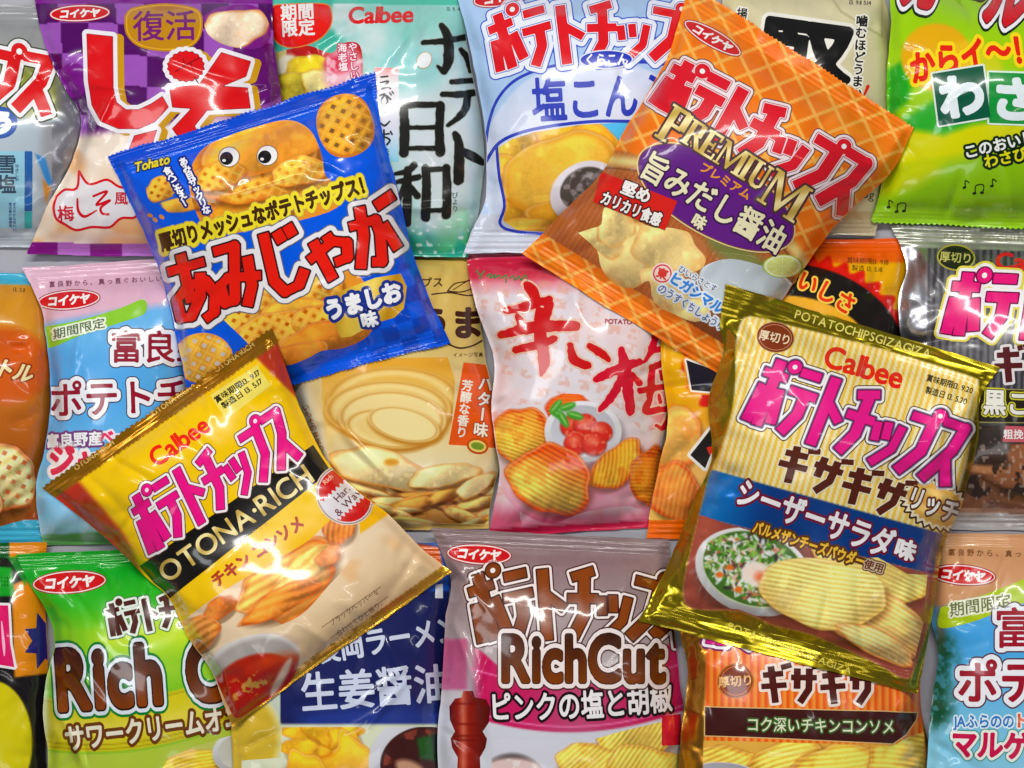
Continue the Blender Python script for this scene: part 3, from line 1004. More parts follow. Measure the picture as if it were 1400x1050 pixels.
brush(B, 'brand_lettering', [([(652, 370), (657, 376), (662, 370)], 1), ([(657, 376), (656, 381)], 1), ([(665, 378), (670, 374), (670, 380), (676, 375), (676, 380), (682, 376), (684, 381)], .9),
      ([(687, 380), (692, 376), (692, 382), (692, 386)], .9), ([(697, 381), (702, 377), (704, 383), (710, 378), (712, 383), (718, 376), (720, 384)], .9)], [(0, (30, 130, 70))], res=.5)
text(B, 'small_print', 'POTATO CHIPS', 858, 440, 9, 2, bold=.04, layers=[(0, (160, 60, 70))])
brush(B, 'title_lettering', [([(718, 388), (726, 396), (733, 408)], [4, 8, 6]), ([(692, 425), (718, 419), (752, 409)], [5, 7, 5]), ([(707, 432), (714, 446)], [4, 6]),
      ([(752, 416), (744, 440), (738, 448)], [6, 6, 3]), ([(684, 458), (730, 448), (787, 445)], [5, 8, 7]), ([(706, 478), (735, 472), (758, 463)], [5, 6, 5]), ([(738, 425), (739, 460), (744, 492), (740, 512)], [6, 9, 8, 3]),
      ([(780, 472), (786, 492), (804, 500)], [4, 7, 5]), ([(806, 473), (824, 484), (832, 492)], [4, 6, 3])],
      [(2.4, (226, 190, 170)), (0, (190, 22, 26))], res=1, rough=2)
brush(B, 'title_lettering', [([(816, 518), (842, 506), (874, 494)], [5, 7, 5]), ([(850, 478), (856, 515), (862, 562)], [5, 8, 6]), ([(850, 515), (838, 540), (820, 560)], [5, 6, 3]),
      ([(864, 512), (874, 524)], [4, 4]), ([(895, 462), (890, 480), (880, 494)], [5, 5, 2]), ([(890, 480), (925, 472)], [4, 5]), ([(892, 502), (888, 545), (884, 562), (922, 557)], [5, 5, 5, 4]), ([(892, 502), (922, 496), (918, 560), (908, 584), (898, 582)], [4, 5, 5, 4, 2]),
      ([(874, 534), (936, 524)], [4, 5]), ([(903, 508), (905, 518)], [2.6, 3]), ([(901, 540), (903, 550)], [2.6, 3])], [(2.4, (230, 200, 190)), (0, (198, 22, 50))], res=1, rough=2)
def f(P):
    P.ramp([(540, (226, 218, 222)), (640, (226, 206, 212)), (690, (222, 160, 178)), (716, (206, 80, 116)), (740, (200, 56, 94))], P.Y)
    P.fill((206, 80, 116), ss(.5, .7, noise(P.X, P.Y, 60, 3)) * ss(600, 640, P.Y) * .35)
    P.chip(780, 560, 34, 24, 10, (226, 96, 36), (200, 60, 24), seed=3, ridge=5, rr=80)
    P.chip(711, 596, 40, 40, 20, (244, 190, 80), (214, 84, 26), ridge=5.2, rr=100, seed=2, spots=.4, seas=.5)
    P.bowl(797, 590, 53, 42, (236, 234, 238), (216, 216, 224), .84, -.02)
    for q, (x, y, r) in enumerate([(782, 582, 16), (800, 580, 16), (822, 590, 15), (787, 606, 16), (812, 606, 17)]):
        P.ell(x, y + 2, r, r * .92, (120, 22, 18), soft=2); P.ell(x, y, r, r * .92, (206, 48, 34), soft=1); P.ell(x - 3, y - 4, r * .5, r * .4, (232, 110, 84), soft=4)
        P.fill((236, 140, 110), ss(.66, .8, noise(P.X, P.Y, 5, q)) * P.aa(ell_sdf(P.X, P.Y, x, y, r, r)) * .6)
    for x, y, ro in [(762, 566, 30), (776, 556, -20), (786, 568, 15), (770, 574, 60), (760, 556, -50)]:
        P.ell(x, y, 12, 5.5, (70, 150, 50), ro, soft=1); P.ell(x, y - 1, 9, 1.2, (150, 200, 110), ro, soft=1)
    P.chip(843, 636, 44, 24, -42, (240, 176, 62), (206, 84, 24), ridge=5.5, rr=5, seed=6, spots=.4, seas=.3)
    P.chip(888, 650, 26, 40, 10, (232, 150, 50), (196, 80, 24), ridge=5.2, rr=95, seed=8, spots=.5, seas=.5)
    P.chip(753, 656, 58, 47, 18, (248, 198, 96), (226, 84, 28), ridge=6.5, rr=112, seed=9, spots=.35, curl=.4, seas=.95)
picture(B, 'chip_photo', [(668, 580), (700, 556), (740, 552), (752, 540), (800, 540), (850, 560), (880, 590), (915, 590), (915, 700), (860, 692), (800, 700), (750, 716), (700, 690), (676, 640)], f, sm=5)

# -- black, yellow and orange packet
def p(P):
    P.ramp([(0, (222, 92, 20)), (.075, (222, 96, 20)), (.085, (226, 168, 16)), (.5, (230, 170, 24)), (.7, (232, 160, 60)), (1, (236, 120, 24))], P.V)
    e = ell_sdf(P.X, P.Y, 1090, 480, 150, 118, 12)
    th = np.arctan2(P.Y - 480, P.X - 1090)
    P.fill((206, 30, 20), P.aa(e + 13 + 6 * np.sin(th * 34), 1)); P.fill((26, 22, 20), P.aa(e))
    P.fill((236, 176, 50), P.aa(e - 44))
    P.fill((232, 176, 20), (1 - ss(928, 936, P.X)) * (P.V > .085)); 
    P.fill((240, 196, 120), ss(570, 600, P.Y) * (1 - ss(980, 1000, P.X)) * .8)
    P.chip(925, 600, 34, 44, 20, (240, 186, 96), (230, 120, 50), seed=4); P.chip(920, 672, 36, 40, -20, (238, 140, 70), (220, 80, 30), seed=7, ridge=7, rr=20)
    P.fill((236, 110, 20), (P.V > .94).astype(float))
B = make_bag('chip_bag', 'orange, yellow and black chip bag mostly hidden behind the olive gold bag', [(895, 330), (1240, 326), (1232, 738), (884, 736)],
             [(900, 420), (904, 500), (912, 580), (898, 650)], [(1240, 420), (1236, 560), (1236, 660)], 0.038, p, .05, .06, seed=17, wr=.9)
text(B, 'title_lettering', 'おいしさ', 1118, 392, 31, 27, w=116, bold=.03, arc=3, layers=[(2.4, (250, 206, 90)), (0, (216, 56, 20))], lev=3)
text(B, 'date_stamp', '', 1186, 362, 9, 3, rows=['賞味期限13. 9.18', '製造 13. 5.18'], bold=.0, layers=[(0, (60, 50, 20))])
shape(B, 'black_panel', [(938, 492), (1000, 514), (1000, 538), (946, 534)], [(5, (246, 150, 30)), (2.5, (240, 236, 225)), (0, (34, 30, 40))], 2)
shape(B, 'black_panel', [(972, 586), (990, 575), (964, 640), (944, 622)], [(4, (240, 236, 225)), (0, (34, 30, 30))], 2)
shape(B, 'red_patch', [(966, 612), (984, 606), (970, 622)], [(0, (210, 50, 30))], 4)

# -- silver foil black pepper packet
def p(P):
    P.fill((176, 176, 182), None, 0.9)
    pan = poly_sdf([(1268, 338), (1290, 330), (1560, 340), (1560, 705), (1268, 700)], P.X, P.Y, 8)
    k = stripes(P, (52, 50, 56), (96, 94, 100), 9.5, P.X + .03 * P.Y)
    m = P.aa(pan); P.fill(k, m, 0.0)
    P.fill((44, 40, 38), m * ss(576, 580, P.Y), 0)
    P.fill((190, 150, 128), m * ss(640, 660, P.Y + 40 * (fbm(P.X, P.Y, 50, 3) - .5)) * .9)
    P.fill((170, 172, 160), (P.V < .065).astype(float), .5)
    P.fill((186, 182, 182), (P.V > .935).astype(float), .2)
B = make_bag('chip_bag', 'silver foil chip bag with dark striped front and magenta title, right edge of the photo', [(1216, 306), (1560, 318), (1560, 728), (1262, 724)],
             [(1240, 362), (1228, 410), (1236, 480), (1262, 560), (1264, 650)], [(1566, 500)], 0.040, p, .06, .06, seed=19, mat=FOIL, wr=1.2, facet=.007)
B.mat = GLOSS
text(B, 'seal_lettering', 'POTATOCHIPSGIZAGIZA', 1390, 326, 11, 2, w=200, bold=.02, layers=[(0, (140, 140, 110))], gap=.15, lev=6)
B.sub = oval(B, 'thick_cut_badge', 1307, 352, 26, 18, 4, [(0, (166, 160, 70)), (-2.2, (34, 36, 26))], 1, .5)
text(B, 'thick_cut_lettering', '厚切り', 1307, 352, 15, 4, bold=.02, layers=[(0, (190, 184, 110))], lev=4)
B.sub = None
text(B, 'brand_lettering', 'Calbee', 1411, 357, 32, 2, w=100, bold=.03, layers=[(0, (206, 36, 40))])
logo(B, 'title_lettering', 'ポテトチップス', 1466, 424, 336, 88, 3, [(9, (226, 214, 90)), (6, (244, 240, 244)), (2, (110, 10, 70)), (0, (222, 30, 122))], gap=.16, shear=.10, dots=WHITE, w=.37)
logo(B, 'subtitle_lettering', 'ギザギザ', 1448, 500, 176, 50, 2, [(3.6, (225, 220, 220)), (0, (84, 30, 34))], w=.24, gap=.18, shear=.05)
shape(B, 'flavour_band', [(1316, 532), (1560, 536), (1560, 578), (1300, 576)], [(1.6, (150, 140, 90)), (0, (40, 34, 28))], 1)
text(B, 'flavour_lettering', '黒こしょう', 1424, 552, 36, 2, w=160, bold=.03, layers=[(3, (206, 200, 60)), (1.2, (60, 50, 20)), (0, (240, 238, 228))], lev=3)
B.sub = shape(B, 'pepper_label', [(1374, 582), (1450, 584), (1448, 606), (1370, 604)], [(0, (196, 96, 106))], 2)
text(B, 'pepper_lettering', '粗挽き黒胡椒', 1413, 594, 14, 1, bold=.02, layers=[(0, (245, 240, 238))], lev=3)
B.sub = None
def f(P):
    P.ramp([(580, (46, 34, 28)), (640, (90, 60, 44)), (700, (140, 96, 76))], P.Y)
    P.chip(1400, 640, 60, 40, 10, (130, 84, 56), (76, 46, 28), seed=2); P.ell(1330, 610, 50, 26, (46, 34, 30), soft=3)
    P.ell(1334, 632, 44, 14, (186, 130, 90), 8, soft=2); P.ell(1336, 622, 42, 13, (60, 42, 34), 8, soft=2)
    P.fill((40, 30, 28), ss(.52, .62, fbm(P.X, P.Y, 16, 9)) * ss(625, 640, P.Y) * (1 - ss(690, 700, P.Y)) * .85)
    P.fill((196, 180, 170), ss(.74, .8, noise(P.X, P.Y, 5, 2)) * .5)
picture(B, 'pepper_photo', [(1272, 582), (1366, 582), (1370, 606), (1450, 608), (1454, 584), (1556, 584), (1556, 698), (1272, 694)], f, .7)

# ================================================================== top row
def p(P):
    P.fill((150, 150, 156)); P.fill((140, 140, 148), (P.X > 70).astype(float), .5)
    P.ramp([(0, (150, 152, 156)), (.2, (150, 152, 150)), (.32, (140, 146, 60)), (.45, (180, 184, 110)), (.5, (176, 190, 200)), (1, (182, 190, 198))], P.V, 1 - ss(44, 70, P.X - 20 * (P.V < .5)))
    P.fill((60, 130, 190), P.aa(poly_sdf([(48, 210), (62, 216), (72, 250), (66, 256)], P.X, P.Y)))
    P.fill((190, 130, 60), P.aa(poly_sdf([(58, 244), (70, 258), (62, 280)], P.X, P.Y)))
B = make_bag('chip_bag', 'grey plastic chip bag with a pale blue panel in the top left corner', [(-230, 6), (60, 8), (84, 338), (-230, 340)],
             [(-236, 170)], [(104, 60), (126, 120), (140, 172), (120, 250)], 0.034, p, .08, .05, seed=23, wr=1.4, facet=.008)
logo(B, 'title_lettering', 'ポテトチップス', -92, 84, 330, 86, 12, [(7, (60, 66, 40)), (5.2, (238, 238, 240)), (0, (206, 28, 32))], w=.38, gap=.06, shear=-.1, dots=WHITE)
oval(B, 'flavour_badge', 0, 168, 24, 22, 0, [(0, (14, 78, 160))], 1)
text(B, 'flavour_lettering', 'う', 3, 168, 34, 0, bold=.07, layers=[(0, (240, 244, 250))], lev=3)
shape(B, 'salt_panel', [(-120, 207), (33, 207), (33, 312), (-120, 312)], [(0, (150, 200, 218))], 1)
shape(B, 'blue_strip', [(33.5, 207), (44, 207), (44, 288), (33.5, 288)], [(0, (44, 96, 160))], 1)
shape(B, 'teal_strip', [(33.5, 288.5), (44, 288.5), (44, 312), (33.5, 312)], [(0, (60, 176, 180))], 1)
text(B, 'salt_lettering', '雪塩', 9, 238, 27, 0, bold=.02, layers=[(0, (60, 76, 96))], vert=True, lev=3)
text(B, 'salt_lettering', 'ゆきしお', 23, 236, 6, 0, layers=[(0, (80, 100, 130))], vert=True, lev=3)
text(B, 'small_print', '', 17, 296, 5, 0, rows=['まろやかな味わい', '宮古島の塩使用'], vert=True, layers=[(0, (70, 90, 140))], lev=3)

# -- teal brush lettered packet
def p(P):
    n = fbm(P.X + 40 * noise(P.X, P.Y, 60, 2), P.Y, 70, 5, 4)
    P.mix((150, 206, 198), (206, 222, 222), ss(.3, .65, n))
    P.fill((62, 172, 150), ss(.5, .66, fbm(P.X, P.Y, 60, 9, 4)) * (1 - ss(.22, .42, P.V)) * (1 - ss(.55, .8, P.U)))
    P.fill((40, 160, 136), ss(.86, .93, P.V + .08 * (n - .5))); P.fill((70, 180, 150), ss(.46, .7, n) * ss(.66, .8, P.V) * .7)
    P.fill((90, 190, 120), ss(.52, .66, fbm(P.X, P.Y, 30, 12)) * ss(.80, .9, P.U) * ss(.4, .5, P.V) * .7)
    P.fill((214, 222, 228), P.aa(ell_sdf(P.X, P.Y, 598, 190, 62, 130), 24) * .85)
    P.fill((130, 206, 204), P.aa(ell_sdf(P.X, P.Y, 560, 92, 50, 34), 12) * .6)
    P.fill((235, 245, 240), ss(.76, .84, noise(P.X, P.Y, 5, 3)) * ss(.8, .86, P.V) * .8)
    P.fill((60, 176, 150), (P.V < .05).astype(float) * .7)
B = make_bag('chip_bag', 'pale teal chip bag with black brush lettering running down, top row', [(356, -14), (632, -12), (640, 352), (374, 348)],
             [(372, 60), (376, 140), (368, 240)], [(640, 60), (650, 120), (662, 195), (656, 280)], 0.036, p, .05, .04, seed=29, wr=1.2, creases=[(.55, .1, 2.7, 150, 7, .0035), (.6, .8, .1, 110, 5, .003), (.5, .3, 2.2, 60, 4, .003)])
B.sub = shape(B, 'season_badge', [(369, 20), (374, 10), (386, 7), (442, 6), (452, 16), (452, 34), (440, 50), (420, 60), (398, 64), (380, 58), (371, 42)], [(1.6, (214, 130, 60)), (0, (208, 26, 20)), (-3.5, (216, 30, 22))], 1, sm=5)
text(B, 'season_lettering', '', 407, 27, 23, -3, rows=['期間', '限定'], bold=.03, lead=.95, gap=.02, layers=[(0, (236, 234, 232))], lev=5)
B.sub = None
text(B, 'brand_lettering', 'Calbee', 521, 19, 31, -1, w=90, bold=.03, shear=.1, layers=[(0, (206, 32, 36))])
text(B, 'date_stamp', '13. 9. 4', 620, 12, 7, 2, layers=[(0, (90, 110, 110))])
def f(P):
    P.fill((176, 30, 28)); P.fill((200, 190, 120), (P.X < 392) * 1.0)
    P.ell(395, 100, 20, 26, (226, 222, 196), soft=2)
    P.chip(424, 96, 32, 22, 10, (214, 188, 50), (176, 140, 20), seed=2, spots=.1); P.chip(402, 122, 34, 24, -10, (200, 184, 60), (160, 130, 30), seed=4, spots=.1); P.chip(440, 116, 30, 20, 20, (236, 222, 150), (200, 160, 50), seed=6)
    P.ell(470, 98, 28, 34, (226, 170, 186), soft=6); P.ell(462, 88, 18, 12, (206, 40, 70), soft=4); P.fill((245, 225, 230), ss(.55, .7, fbm(P.X, P.Y, 12, 5)) * (P.X > 446) * .7)
picture(B, 'chip_photo', [(376, 72), (400, 66), (424, 62), (452, 72), (470, 58), (492, 62), (496, 100), (490, 150), (378, 150)], f, sm=4)
text(B, 'shrimp_lettering', '', 476, 84, 13, -4, rows=['やさしい', '海老塩'], vert=True, bold=.02, layers=[(1.4, (190, 70, 100)), (0, (246, 226, 232))], lev=3)
def f(P):
    P.ramp([(92, (236, 150, 150)), (106, (236, 226, 228)), (180, (216, 220, 232)), (220, (150, 206, 226))], P.Y)
picture(B, 'flavour_panel', [(512, 92), (545, 92), (545, 221), (512, 221)], f, 1)
brush(B, 'flavour_lettering', [([(521, 105), (530, 104)], 1.2), ([(520, 113), (531, 111), (522, 121), (530, 119), (534, 121)], 1.2), ([(519, 131), (526, 129), (521, 138), (525, 144), (530, 139), (528, 131), (534, 136)], 1.3), ([(533, 127), (535, 130)], 1), ([(536, 125), (538, 128)], 1),
      ([(525, 150), (527, 154)], 1.4), ([(520, 168), (526, 172), (533, 166)], [1, 1.6, 1]), ([(518, 185), (532, 183)], 1.3), ([(525, 178), (524, 197), (519, 193), (526, 188), (533, 192), (529, 198)], 1.4), ([(534, 180), (536, 184)], 1.2)], [(0, (40, 46, 44))], lev=3, res=.5)
text(B, 'flavour_lettering', '味', 527, 208, 11, 0, layers=[(0, (30, 60, 80))], lev=3)
brush(B, 'title_lettering', [([(578, 58), (606, 56), (640, 50)], [3, 4, 4]), ([(604, 35), (612, 50), (613, 80), (608, 98)], [4, 6, 7, 4]), ([(630, 68), (640, 80), (644, 96)], [3, 5, 4]), ([(607, 98), (598, 90)], [4, 1.5]),
      ([(618, 112), (646, 110)], [3.5, 4]), ([(605, 129), (630, 129), (655, 126)], [3.5, 4.5, 4.5]), ([(640, 131), (636, 150), (626, 162), (612, 172)], [5, 5, 4, 2]),
      ([(623, 183), (628, 200), (627, 246)], [4, 6.5, 7]), ([(630, 206), (646, 214), (660, 222)], [5, 6.5, 4]),
      ([(552, 144), (553, 180), (552, 209)], [5, 6.5, 6.5]), ([(602, 144), (601, 180), (602, 208)], [6, 6, 6.5]), ([(552, 144), (602, 143)], [4, 4]), ([(555, 175), (600, 174)], [3, 3]), ([(555, 203), (600, 203)], [3.2, 3.2]),
      ([(566, 226), (556, 234), (540, 238)], [5, 4, 2]), ([(538, 250), (556, 246), (572, 242)], [2.5, 4, 4]), ([(557, 232), (557, 265), (556, 304)], [5, 6, 6]), ([(554, 252), (546, 270), (538, 278)], [4, 4, 2]), ([(560, 254), (570, 268)], [3, 5]),
      ([(582, 230), (583, 258), (582, 296)], [5.5, 6, 6.5]), ([(610, 230), (611, 258), (610, 294)], [5.5, 6, 6]), ([(582, 232), (610, 231)], [3.5, 3.5]), ([(584, 288), (608, 287)], [3, 3])], [(0.8, (150, 160, 150)), (0, (32, 32, 30))], rough=1.2)
oval(B, 'white_drop', 580, 82, 9, 11, 30, [(1, (200, 170, 120)), (0, (240, 244, 246))], 4, .5)
text(B, 'title_reading', 'びより', 622, 276, 9, 0, vert=True, layers=[(0, (90, 130, 120))])

# -- purple shiso packet
def p(P):
    A, Bq = P.X - 6 * np.sin(P.Y / 60), P.Y + 5 * np.sin(P.X / 70)
    ck = (np.floor((A - 79) / 39).astype(int) + np.floor((Bq - 36) / 42).astype(int)) % 2
    P.fill((76, 8, 90)); P.fill((150, 84, 174), (ck == 1) * 1.0)
    P.fill((92, 14, 104), P.aa(ell_sdf(P.X, P.Y, 352, 100, 44, 44)), 0); P.fill((116, 26, 130), P.aa(ell_sdf(P.X, P.Y, 100, 110, 22, 24)))
    P.fill((120, 30, 134), (P.V < .05).astype(float))
    low = ss(158, 176, P.Y + (P.X - 200) * .12 - 10 * noise(P.X, P.Y, 50, 4))
    P.mix((238, 210, 180), (240, 232, 224), fbm(P.X, P.Y, 60, 8), low)
    P.fill((232, 160, 90), ss(.55, .75, fbm(P.X, P.Y, 44, 12)) * low * .6); P.fill((236, 150, 70), low * ss(300, 345, P.Y) * ss(120, 160, P.X) * .7)
    P.fill((176, 110, 190), (P.V > .955).astype(float)); P.fill((120, 20, 120), (P.V > .955) * (np.floor((P.X - 36) / 44).astype(int) % 2 == 0) * 1.0)
B = make_bag('chip_bag', 'purple checked chip bag with huge red lettering, top left behind the blue bag', [(44, -12), (372, -12), (378, 353), (35, 348)],
             [(62, 62), (88, 120), (112, 166), (96, 226), (64, 284)], [(374, 60), (384, 140), (382, 250)], 0.038, p, .045, .045, seed=31, wr=1.0, creases=[(.33, .17, .3, 230, 3.4, .0028), (.26, .37, .05, 80, 2.6, .0025), (.34, .4, 1.9, 120, 5, .003)])
koikeya(B, 109, 18, 80, -2, 21)
B.sub = shape(B, 'revival_badge', [(170, 22), (182, 10), (225, 4), (266, 10), (277, 24), (274, 50), (258, 66), (226, 71), (190, 64), (172, 46)], [(0, (180, 128, 20)), (-2, (222, 168, 40)), (-4, (186, 134, 24))], .8, sm=5)
text(B, 'revival_lettering', '復活', 225, 35, 44, -1, bold=.012, layers=[(0, (112, 30, 110))], lev=4)
B.sub = None
def f(P):
    P.fill((120, 30, 130)); P.chip(322, 38, 46, 26, -8, (236, 214, 188), (214, 140, 80), seed=12, spots=.2, drop=0)
picture(B, 'chip_photo', [(278, 22), (300, 10), (340, 6), (362, 20), (370, 50), (350, 66), (310, 62), (284, 46)], f, .8, sm=5)
blk = [[(119, 46), (154, 50), (155, 120), (159, 140), (172, 150), (190, 150), (207, 142), (222, 132), (230, 146), (212, 166), (190, 176), (162, 176), (138, 166), (126, 144), (121, 110)],
       [(303, 72), (342, 84), (336, 104), (302, 118), (338, 120), (342, 148), (262, 152), (282, 152), (266, 172), (270, 182), (246, 190), (236, 176), (262, 148), (236, 146), (232, 120), (272, 116)]]
blocks(B, 'title_lettering', blk + [[(254 + (22 + 2 * (k % 2)) * math.cos(k * .1745) * 1.05, 91 + (19 + 2 * (k % 2)) * math.sin(k * .1745)) for k in range(36)], [(184, 186), (214, 178), (206, 204), (176, 206)]],
       [(6.5, (196, 148, 24), 9, 3), (6.5, (234, 230, 236)), (.8, (120, 10, 20)), (0, (206, 22, 30))], 3)
brush(B, 'leaf_vein', [([(240, 98), (256, 88), (272, 80)], .8), ([(252, 90), (250, 80)], .6), ([(260, 86), (264, 96)], .6), ([(266, 106), (272, 116)], .9)], [(0, (130, 8, 16))], 8, .5)
B.sub = shape(B, 'speech_cloud', [(76, 268), (88, 258), (104, 256), (108, 232), (122, 250), (146, 244), (164, 254), (186, 258), (196, 276), (186, 298), (166, 300), (150, 312), (126, 312), (104, 316), (88, 308), (76, 300), (72, 284)], [(0, (206, 26, 40)), (-3.4, (232, 228, 232))], 2, sm=5)
text(B, 'cloud_lettering', '梅', 90, 292, 23, -6, bold=.02, layers=[(0, (190, 40, 60))], lev=5)
text(B, 'cloud_lettering', '風味', 175, 271, 19, 0, bold=.02, layers=[(0, (190, 40, 60))], lev=5)
brush(B, 'cloud_lettering', [([(106, 272), (107, 288), (116, 296), (132, 288)], [1.4, 2, 2, 1]), ([(128, 268), (146, 262), (132, 280), (150, 274), (138, 284), (140, 292), (148, 293)], 1.7)], [(0, (196, 24, 40))], 5, .5)

B.sub = None
# -- pale blue salted kelp packet
def p(P):
    P.fill((172, 200, 234))
    e = ell_sdf(P.X, P.Y, 815, 232, 158, 152)
    P.fill((216, 222, 240), P.aa(e)); P.fill((196, 210, 236), ss(140, 240, P.Y) * (1 - P.aa(e)) * .7)
    P.fill((206, 208, 218), (P.V > .86).astype(float) * .8); P.fill((176, 200, 230), ss(.45, .7, fbm(P.X, P.Y, 60, 3)) * .3)
B = make_bag('chip_bag', 'pale blue chip bag with white arch and red title, left of the orange bag', [(622, -22), (962, -22), (985, 346), (634, 346)],
             [(640, 50), (654, 120), (665, 200), (664, 270), (646, 315)], [(968, 100), (975, 220)], 0.040, p, .05, .09, seed=37, wr=1.0, creases=[(.25, .14, -.08, 200, 4, .002)])
koikeya(B, 690, -6, 86, -12)
def arcline(pts, r):
    return (pts, r)
brush(B, 'blue_line', [([(663, 214), (668, 170), (680, 136), (704, 110), (740, 94), (778, 86)], 2)], [(0, (44, 62, 176))], 2, .5)
brush(B, 'blue_line', [([(864, 84), (900, 86), (950, 98)], 2.4)], [(0, (44, 62, 176))], 2, .5)
brush(B, 'blue_line', [([(664, 222), (684, 194), (724, 178), (790, 168), (850, 166), (940, 170)], 2.2),
      ([(679, 200), (682, 238), (690, 280), (684, 306), (704, 316), (760, 320), (900, 320)], 2)], [(0, (44, 62, 176))], 2, .5)
logo(B, 'title_lettering', 'ポテトチップス', 822, 44, 300, 82, -2, [(9, (50, 86, 190)), (7.4, (232, 236, 248)), (1.6, (70, 100, 190)), (.6, (236, 238, 246)), (-.6, (210, 30, 40))], w=.38, gap=.07, arc=10, fan=16, dots=WHITE)
B.sub = oval(B, 'pill_badge', 829, 81, 35, 11.5, -1, [(1.6, (225, 230, 245)), (0, (44, 62, 176))], 9, .5)
text(B, 'pill_lettering', 'くらこん', 829, 81, 18, -1, w=60, bold=.03, layers=[(0, (240, 242, 250))], lev=12)
B.sub = None
text(B, 'flavour_lettering', '塩こんぶ', 824, 132, 66, -3, w=196, bold=.022, layers=[(0, (40, 58, 172))], lev=3)
def f(P):
    P.fill((206, 144, 30))
    P.poly([(820, 160), (860, 166), (850, 200), (826, 190)], (90, 190, 236))
    for q, (x, y, rx, ry, ro) in enumerate([(760, 186, 36, 22, 10), (700, 196, 34, 26, -20), (812, 200, 40, 30, 30), (690, 260, 50, 50, 10), (730, 290, 60, 30, 0), (770, 240, 84, 58, -14), (800, 300, 80, 30, 4), (720, 312, 50, 14, 0)]):
        P.chip(x, y, rx, ry, ro, (236, 186, 76) if q % 2 else (226, 168, 50), (214, 146, 40), seed=q + 2, spots=.25, drop=.35, wob=.05)
    P.bowl(800, 262, 50, 40, (230, 228, 236), (150, 140, 140), .72, -.1, rot=-28)
    P.fill((70, 62, 56), ss(.4, .6, fbm(P.X, P.Y, 8, 5)) * P.aa(ell_sdf(P.X, P.Y, 800, 258, 36, 27, -28)) * .9)
picture(B, 'chip_photo', [(681, 202), (700, 190), (730, 181), (792, 171), (850, 168), (940, 172), (960, 318), (760, 318), (706, 314), (688, 302), (692, 280), (684, 238)], f, .8)

# -- beige hard chips packet
def p(P):
    P.ramp([(0, (206, 196, 150)), (.1, (216, 208, 172)), (.9, (206, 198, 160)), (1, (190, 184, 160))], P.V)
    P.fill((176, 168, 120), ss(1196, 1212, P.X) * .7); P.fill((150, 140, 100), P.aa(1.2 - np.abs(poly_sdf([(1126, -20), (1150, 16), (1206, 50), (1206, -20)], P.X, P.Y))) * .6)
    P.fill((170, 150, 110), (P.V > .9) * .5)
B = make_bag('chip_bag', 'beige chip bag with bold black brush character, top row behind the orange bag', [(988, -20), (1206, -20), (1196, 322), (990, 322)],
             [(984, 150)], [(1222, 60), (1228, 140), (1216, 240)], 0.034, p, .04, .06, seed=41, wr=.8)
text(B, 'title_lettering', '堅', 1098, 92, 140, 8, sx=.97, bold=.036, layers=[(5, (238, 236, 226)), (0, (22, 22, 22))], res=1)
text(B, 'slogan_lettering', '噛むほどうまい', 1175, 78, 16.5, 4, vert=True, bold=.03, layers=[(2, (240, 238, 226)), (0, (30, 30, 30))], lev=7)
brush(B, 'slogan_mark', [([(1187, 118), (1181, 132)], [2.4, 1.2]), ([(1178, 136), (1177, 139)], 1.4)], [(0, (210, 40, 30))], 7, .5)
text(B, 'small_print', '揚', 1015, 18, 16, 8, bold=.02, layers=[(2, (236, 234, 224)), (0, (40, 40, 40))])
text(B, 'date_stamp', '13. 9.11 5.14', 1176, 3, 8, 2, layers=[(0, (80, 76, 60))])
text(B, 'weight_lettering', '38g', 1184, 264, 17, 8, bold=.0, layers=[(0, (60, 56, 44))])

# -- lime green wasabi packet
def p(P):
    P.ramp([(0, (150, 200, 24)), (.4, (160, 204, 20)), (1, (132, 186, 24))], P.V)
    P.fill((214, 210, 20), P.aa(ell_sdf(P.X, P.Y, 1330, 176, 200, 34, -14), 9) * .9); P.fill((200, 206, 24), P.aa(ell_sdf(P.X, P.Y, 1230, 246, 60, 16, -20), 8) * .8)
    P.fill((40, 160, 40), P.aa(poly_sdf([(1214, 96), (1232, 84), (1246, 120), (1240, 140), (1214, 160)], P.X, P.Y, 12), 3))
    P.fill((50, 166, 50), P.aa(poly_sdf([(1236, 162), (1276, 138), (1400, 130), (1460, 150), (1330, 170), (1290, 184), (1240, 176)], P.X, P.Y, 12), 4))
    P.fill((222, 170, 24), P.aa(ell_sdf(P.X, P.Y, 1280, 78, 48, 46), 1)); P.fill((240, 200, 60), P.aa(ell_sdf(P.X, P.Y, 1320, 96, 50, 40), 3) * .5)
    P.fill((90, 150, 20), ss(.55, .75, fbm(P.X, P.Y, 70, 3)) * ss(230, 300, P.Y) * .4)
    P.fill((150, 200, 40), (P.V > .93) * 1.0)
B = make_bag('chip_bag', 'lime green chip bag with white lettering on dark green tiles, top right corner', [(1213, -22), (1530, -22), (1530, 318), (1188, 306)],
             [(1218, 30), (1212, 110), (1213, 200), (1202, 262)], [(1536, 150)], 0.040, p, .05, .05, seed=43, wr=1.0, zbot=46)
text(B, 'title_lettering', 'カール', 1322, -24, 108, 12, w=178, bold=.05, layers=[(9, (20, 40, 20)), (6, (240, 238, 244)), (1.5, (90, 10, 20)), (0, (196, 22, 34))], res=1)
text(B, 'slogan_lettering', 'からイ〜！', 1330, 74, 46, -9, w=176, bold=.045, arc=8, layers=[(4.6, (246, 214, 40)), (0, (214, 40, 24))], lev=3)
shape(B, 'letter_tile', [(1275, 101), (1344, 90), (1354, 160), (1284, 172)], [(2.4, (220, 232, 226)), (0, (14, 84, 62))], 6)
shape(B, 'letter_tile', [(1352, 99), (1418, 101), (1418, 170), (1352, 168)], [(2.4, (220, 240, 226)), (0, (20, 140, 60))], 6)
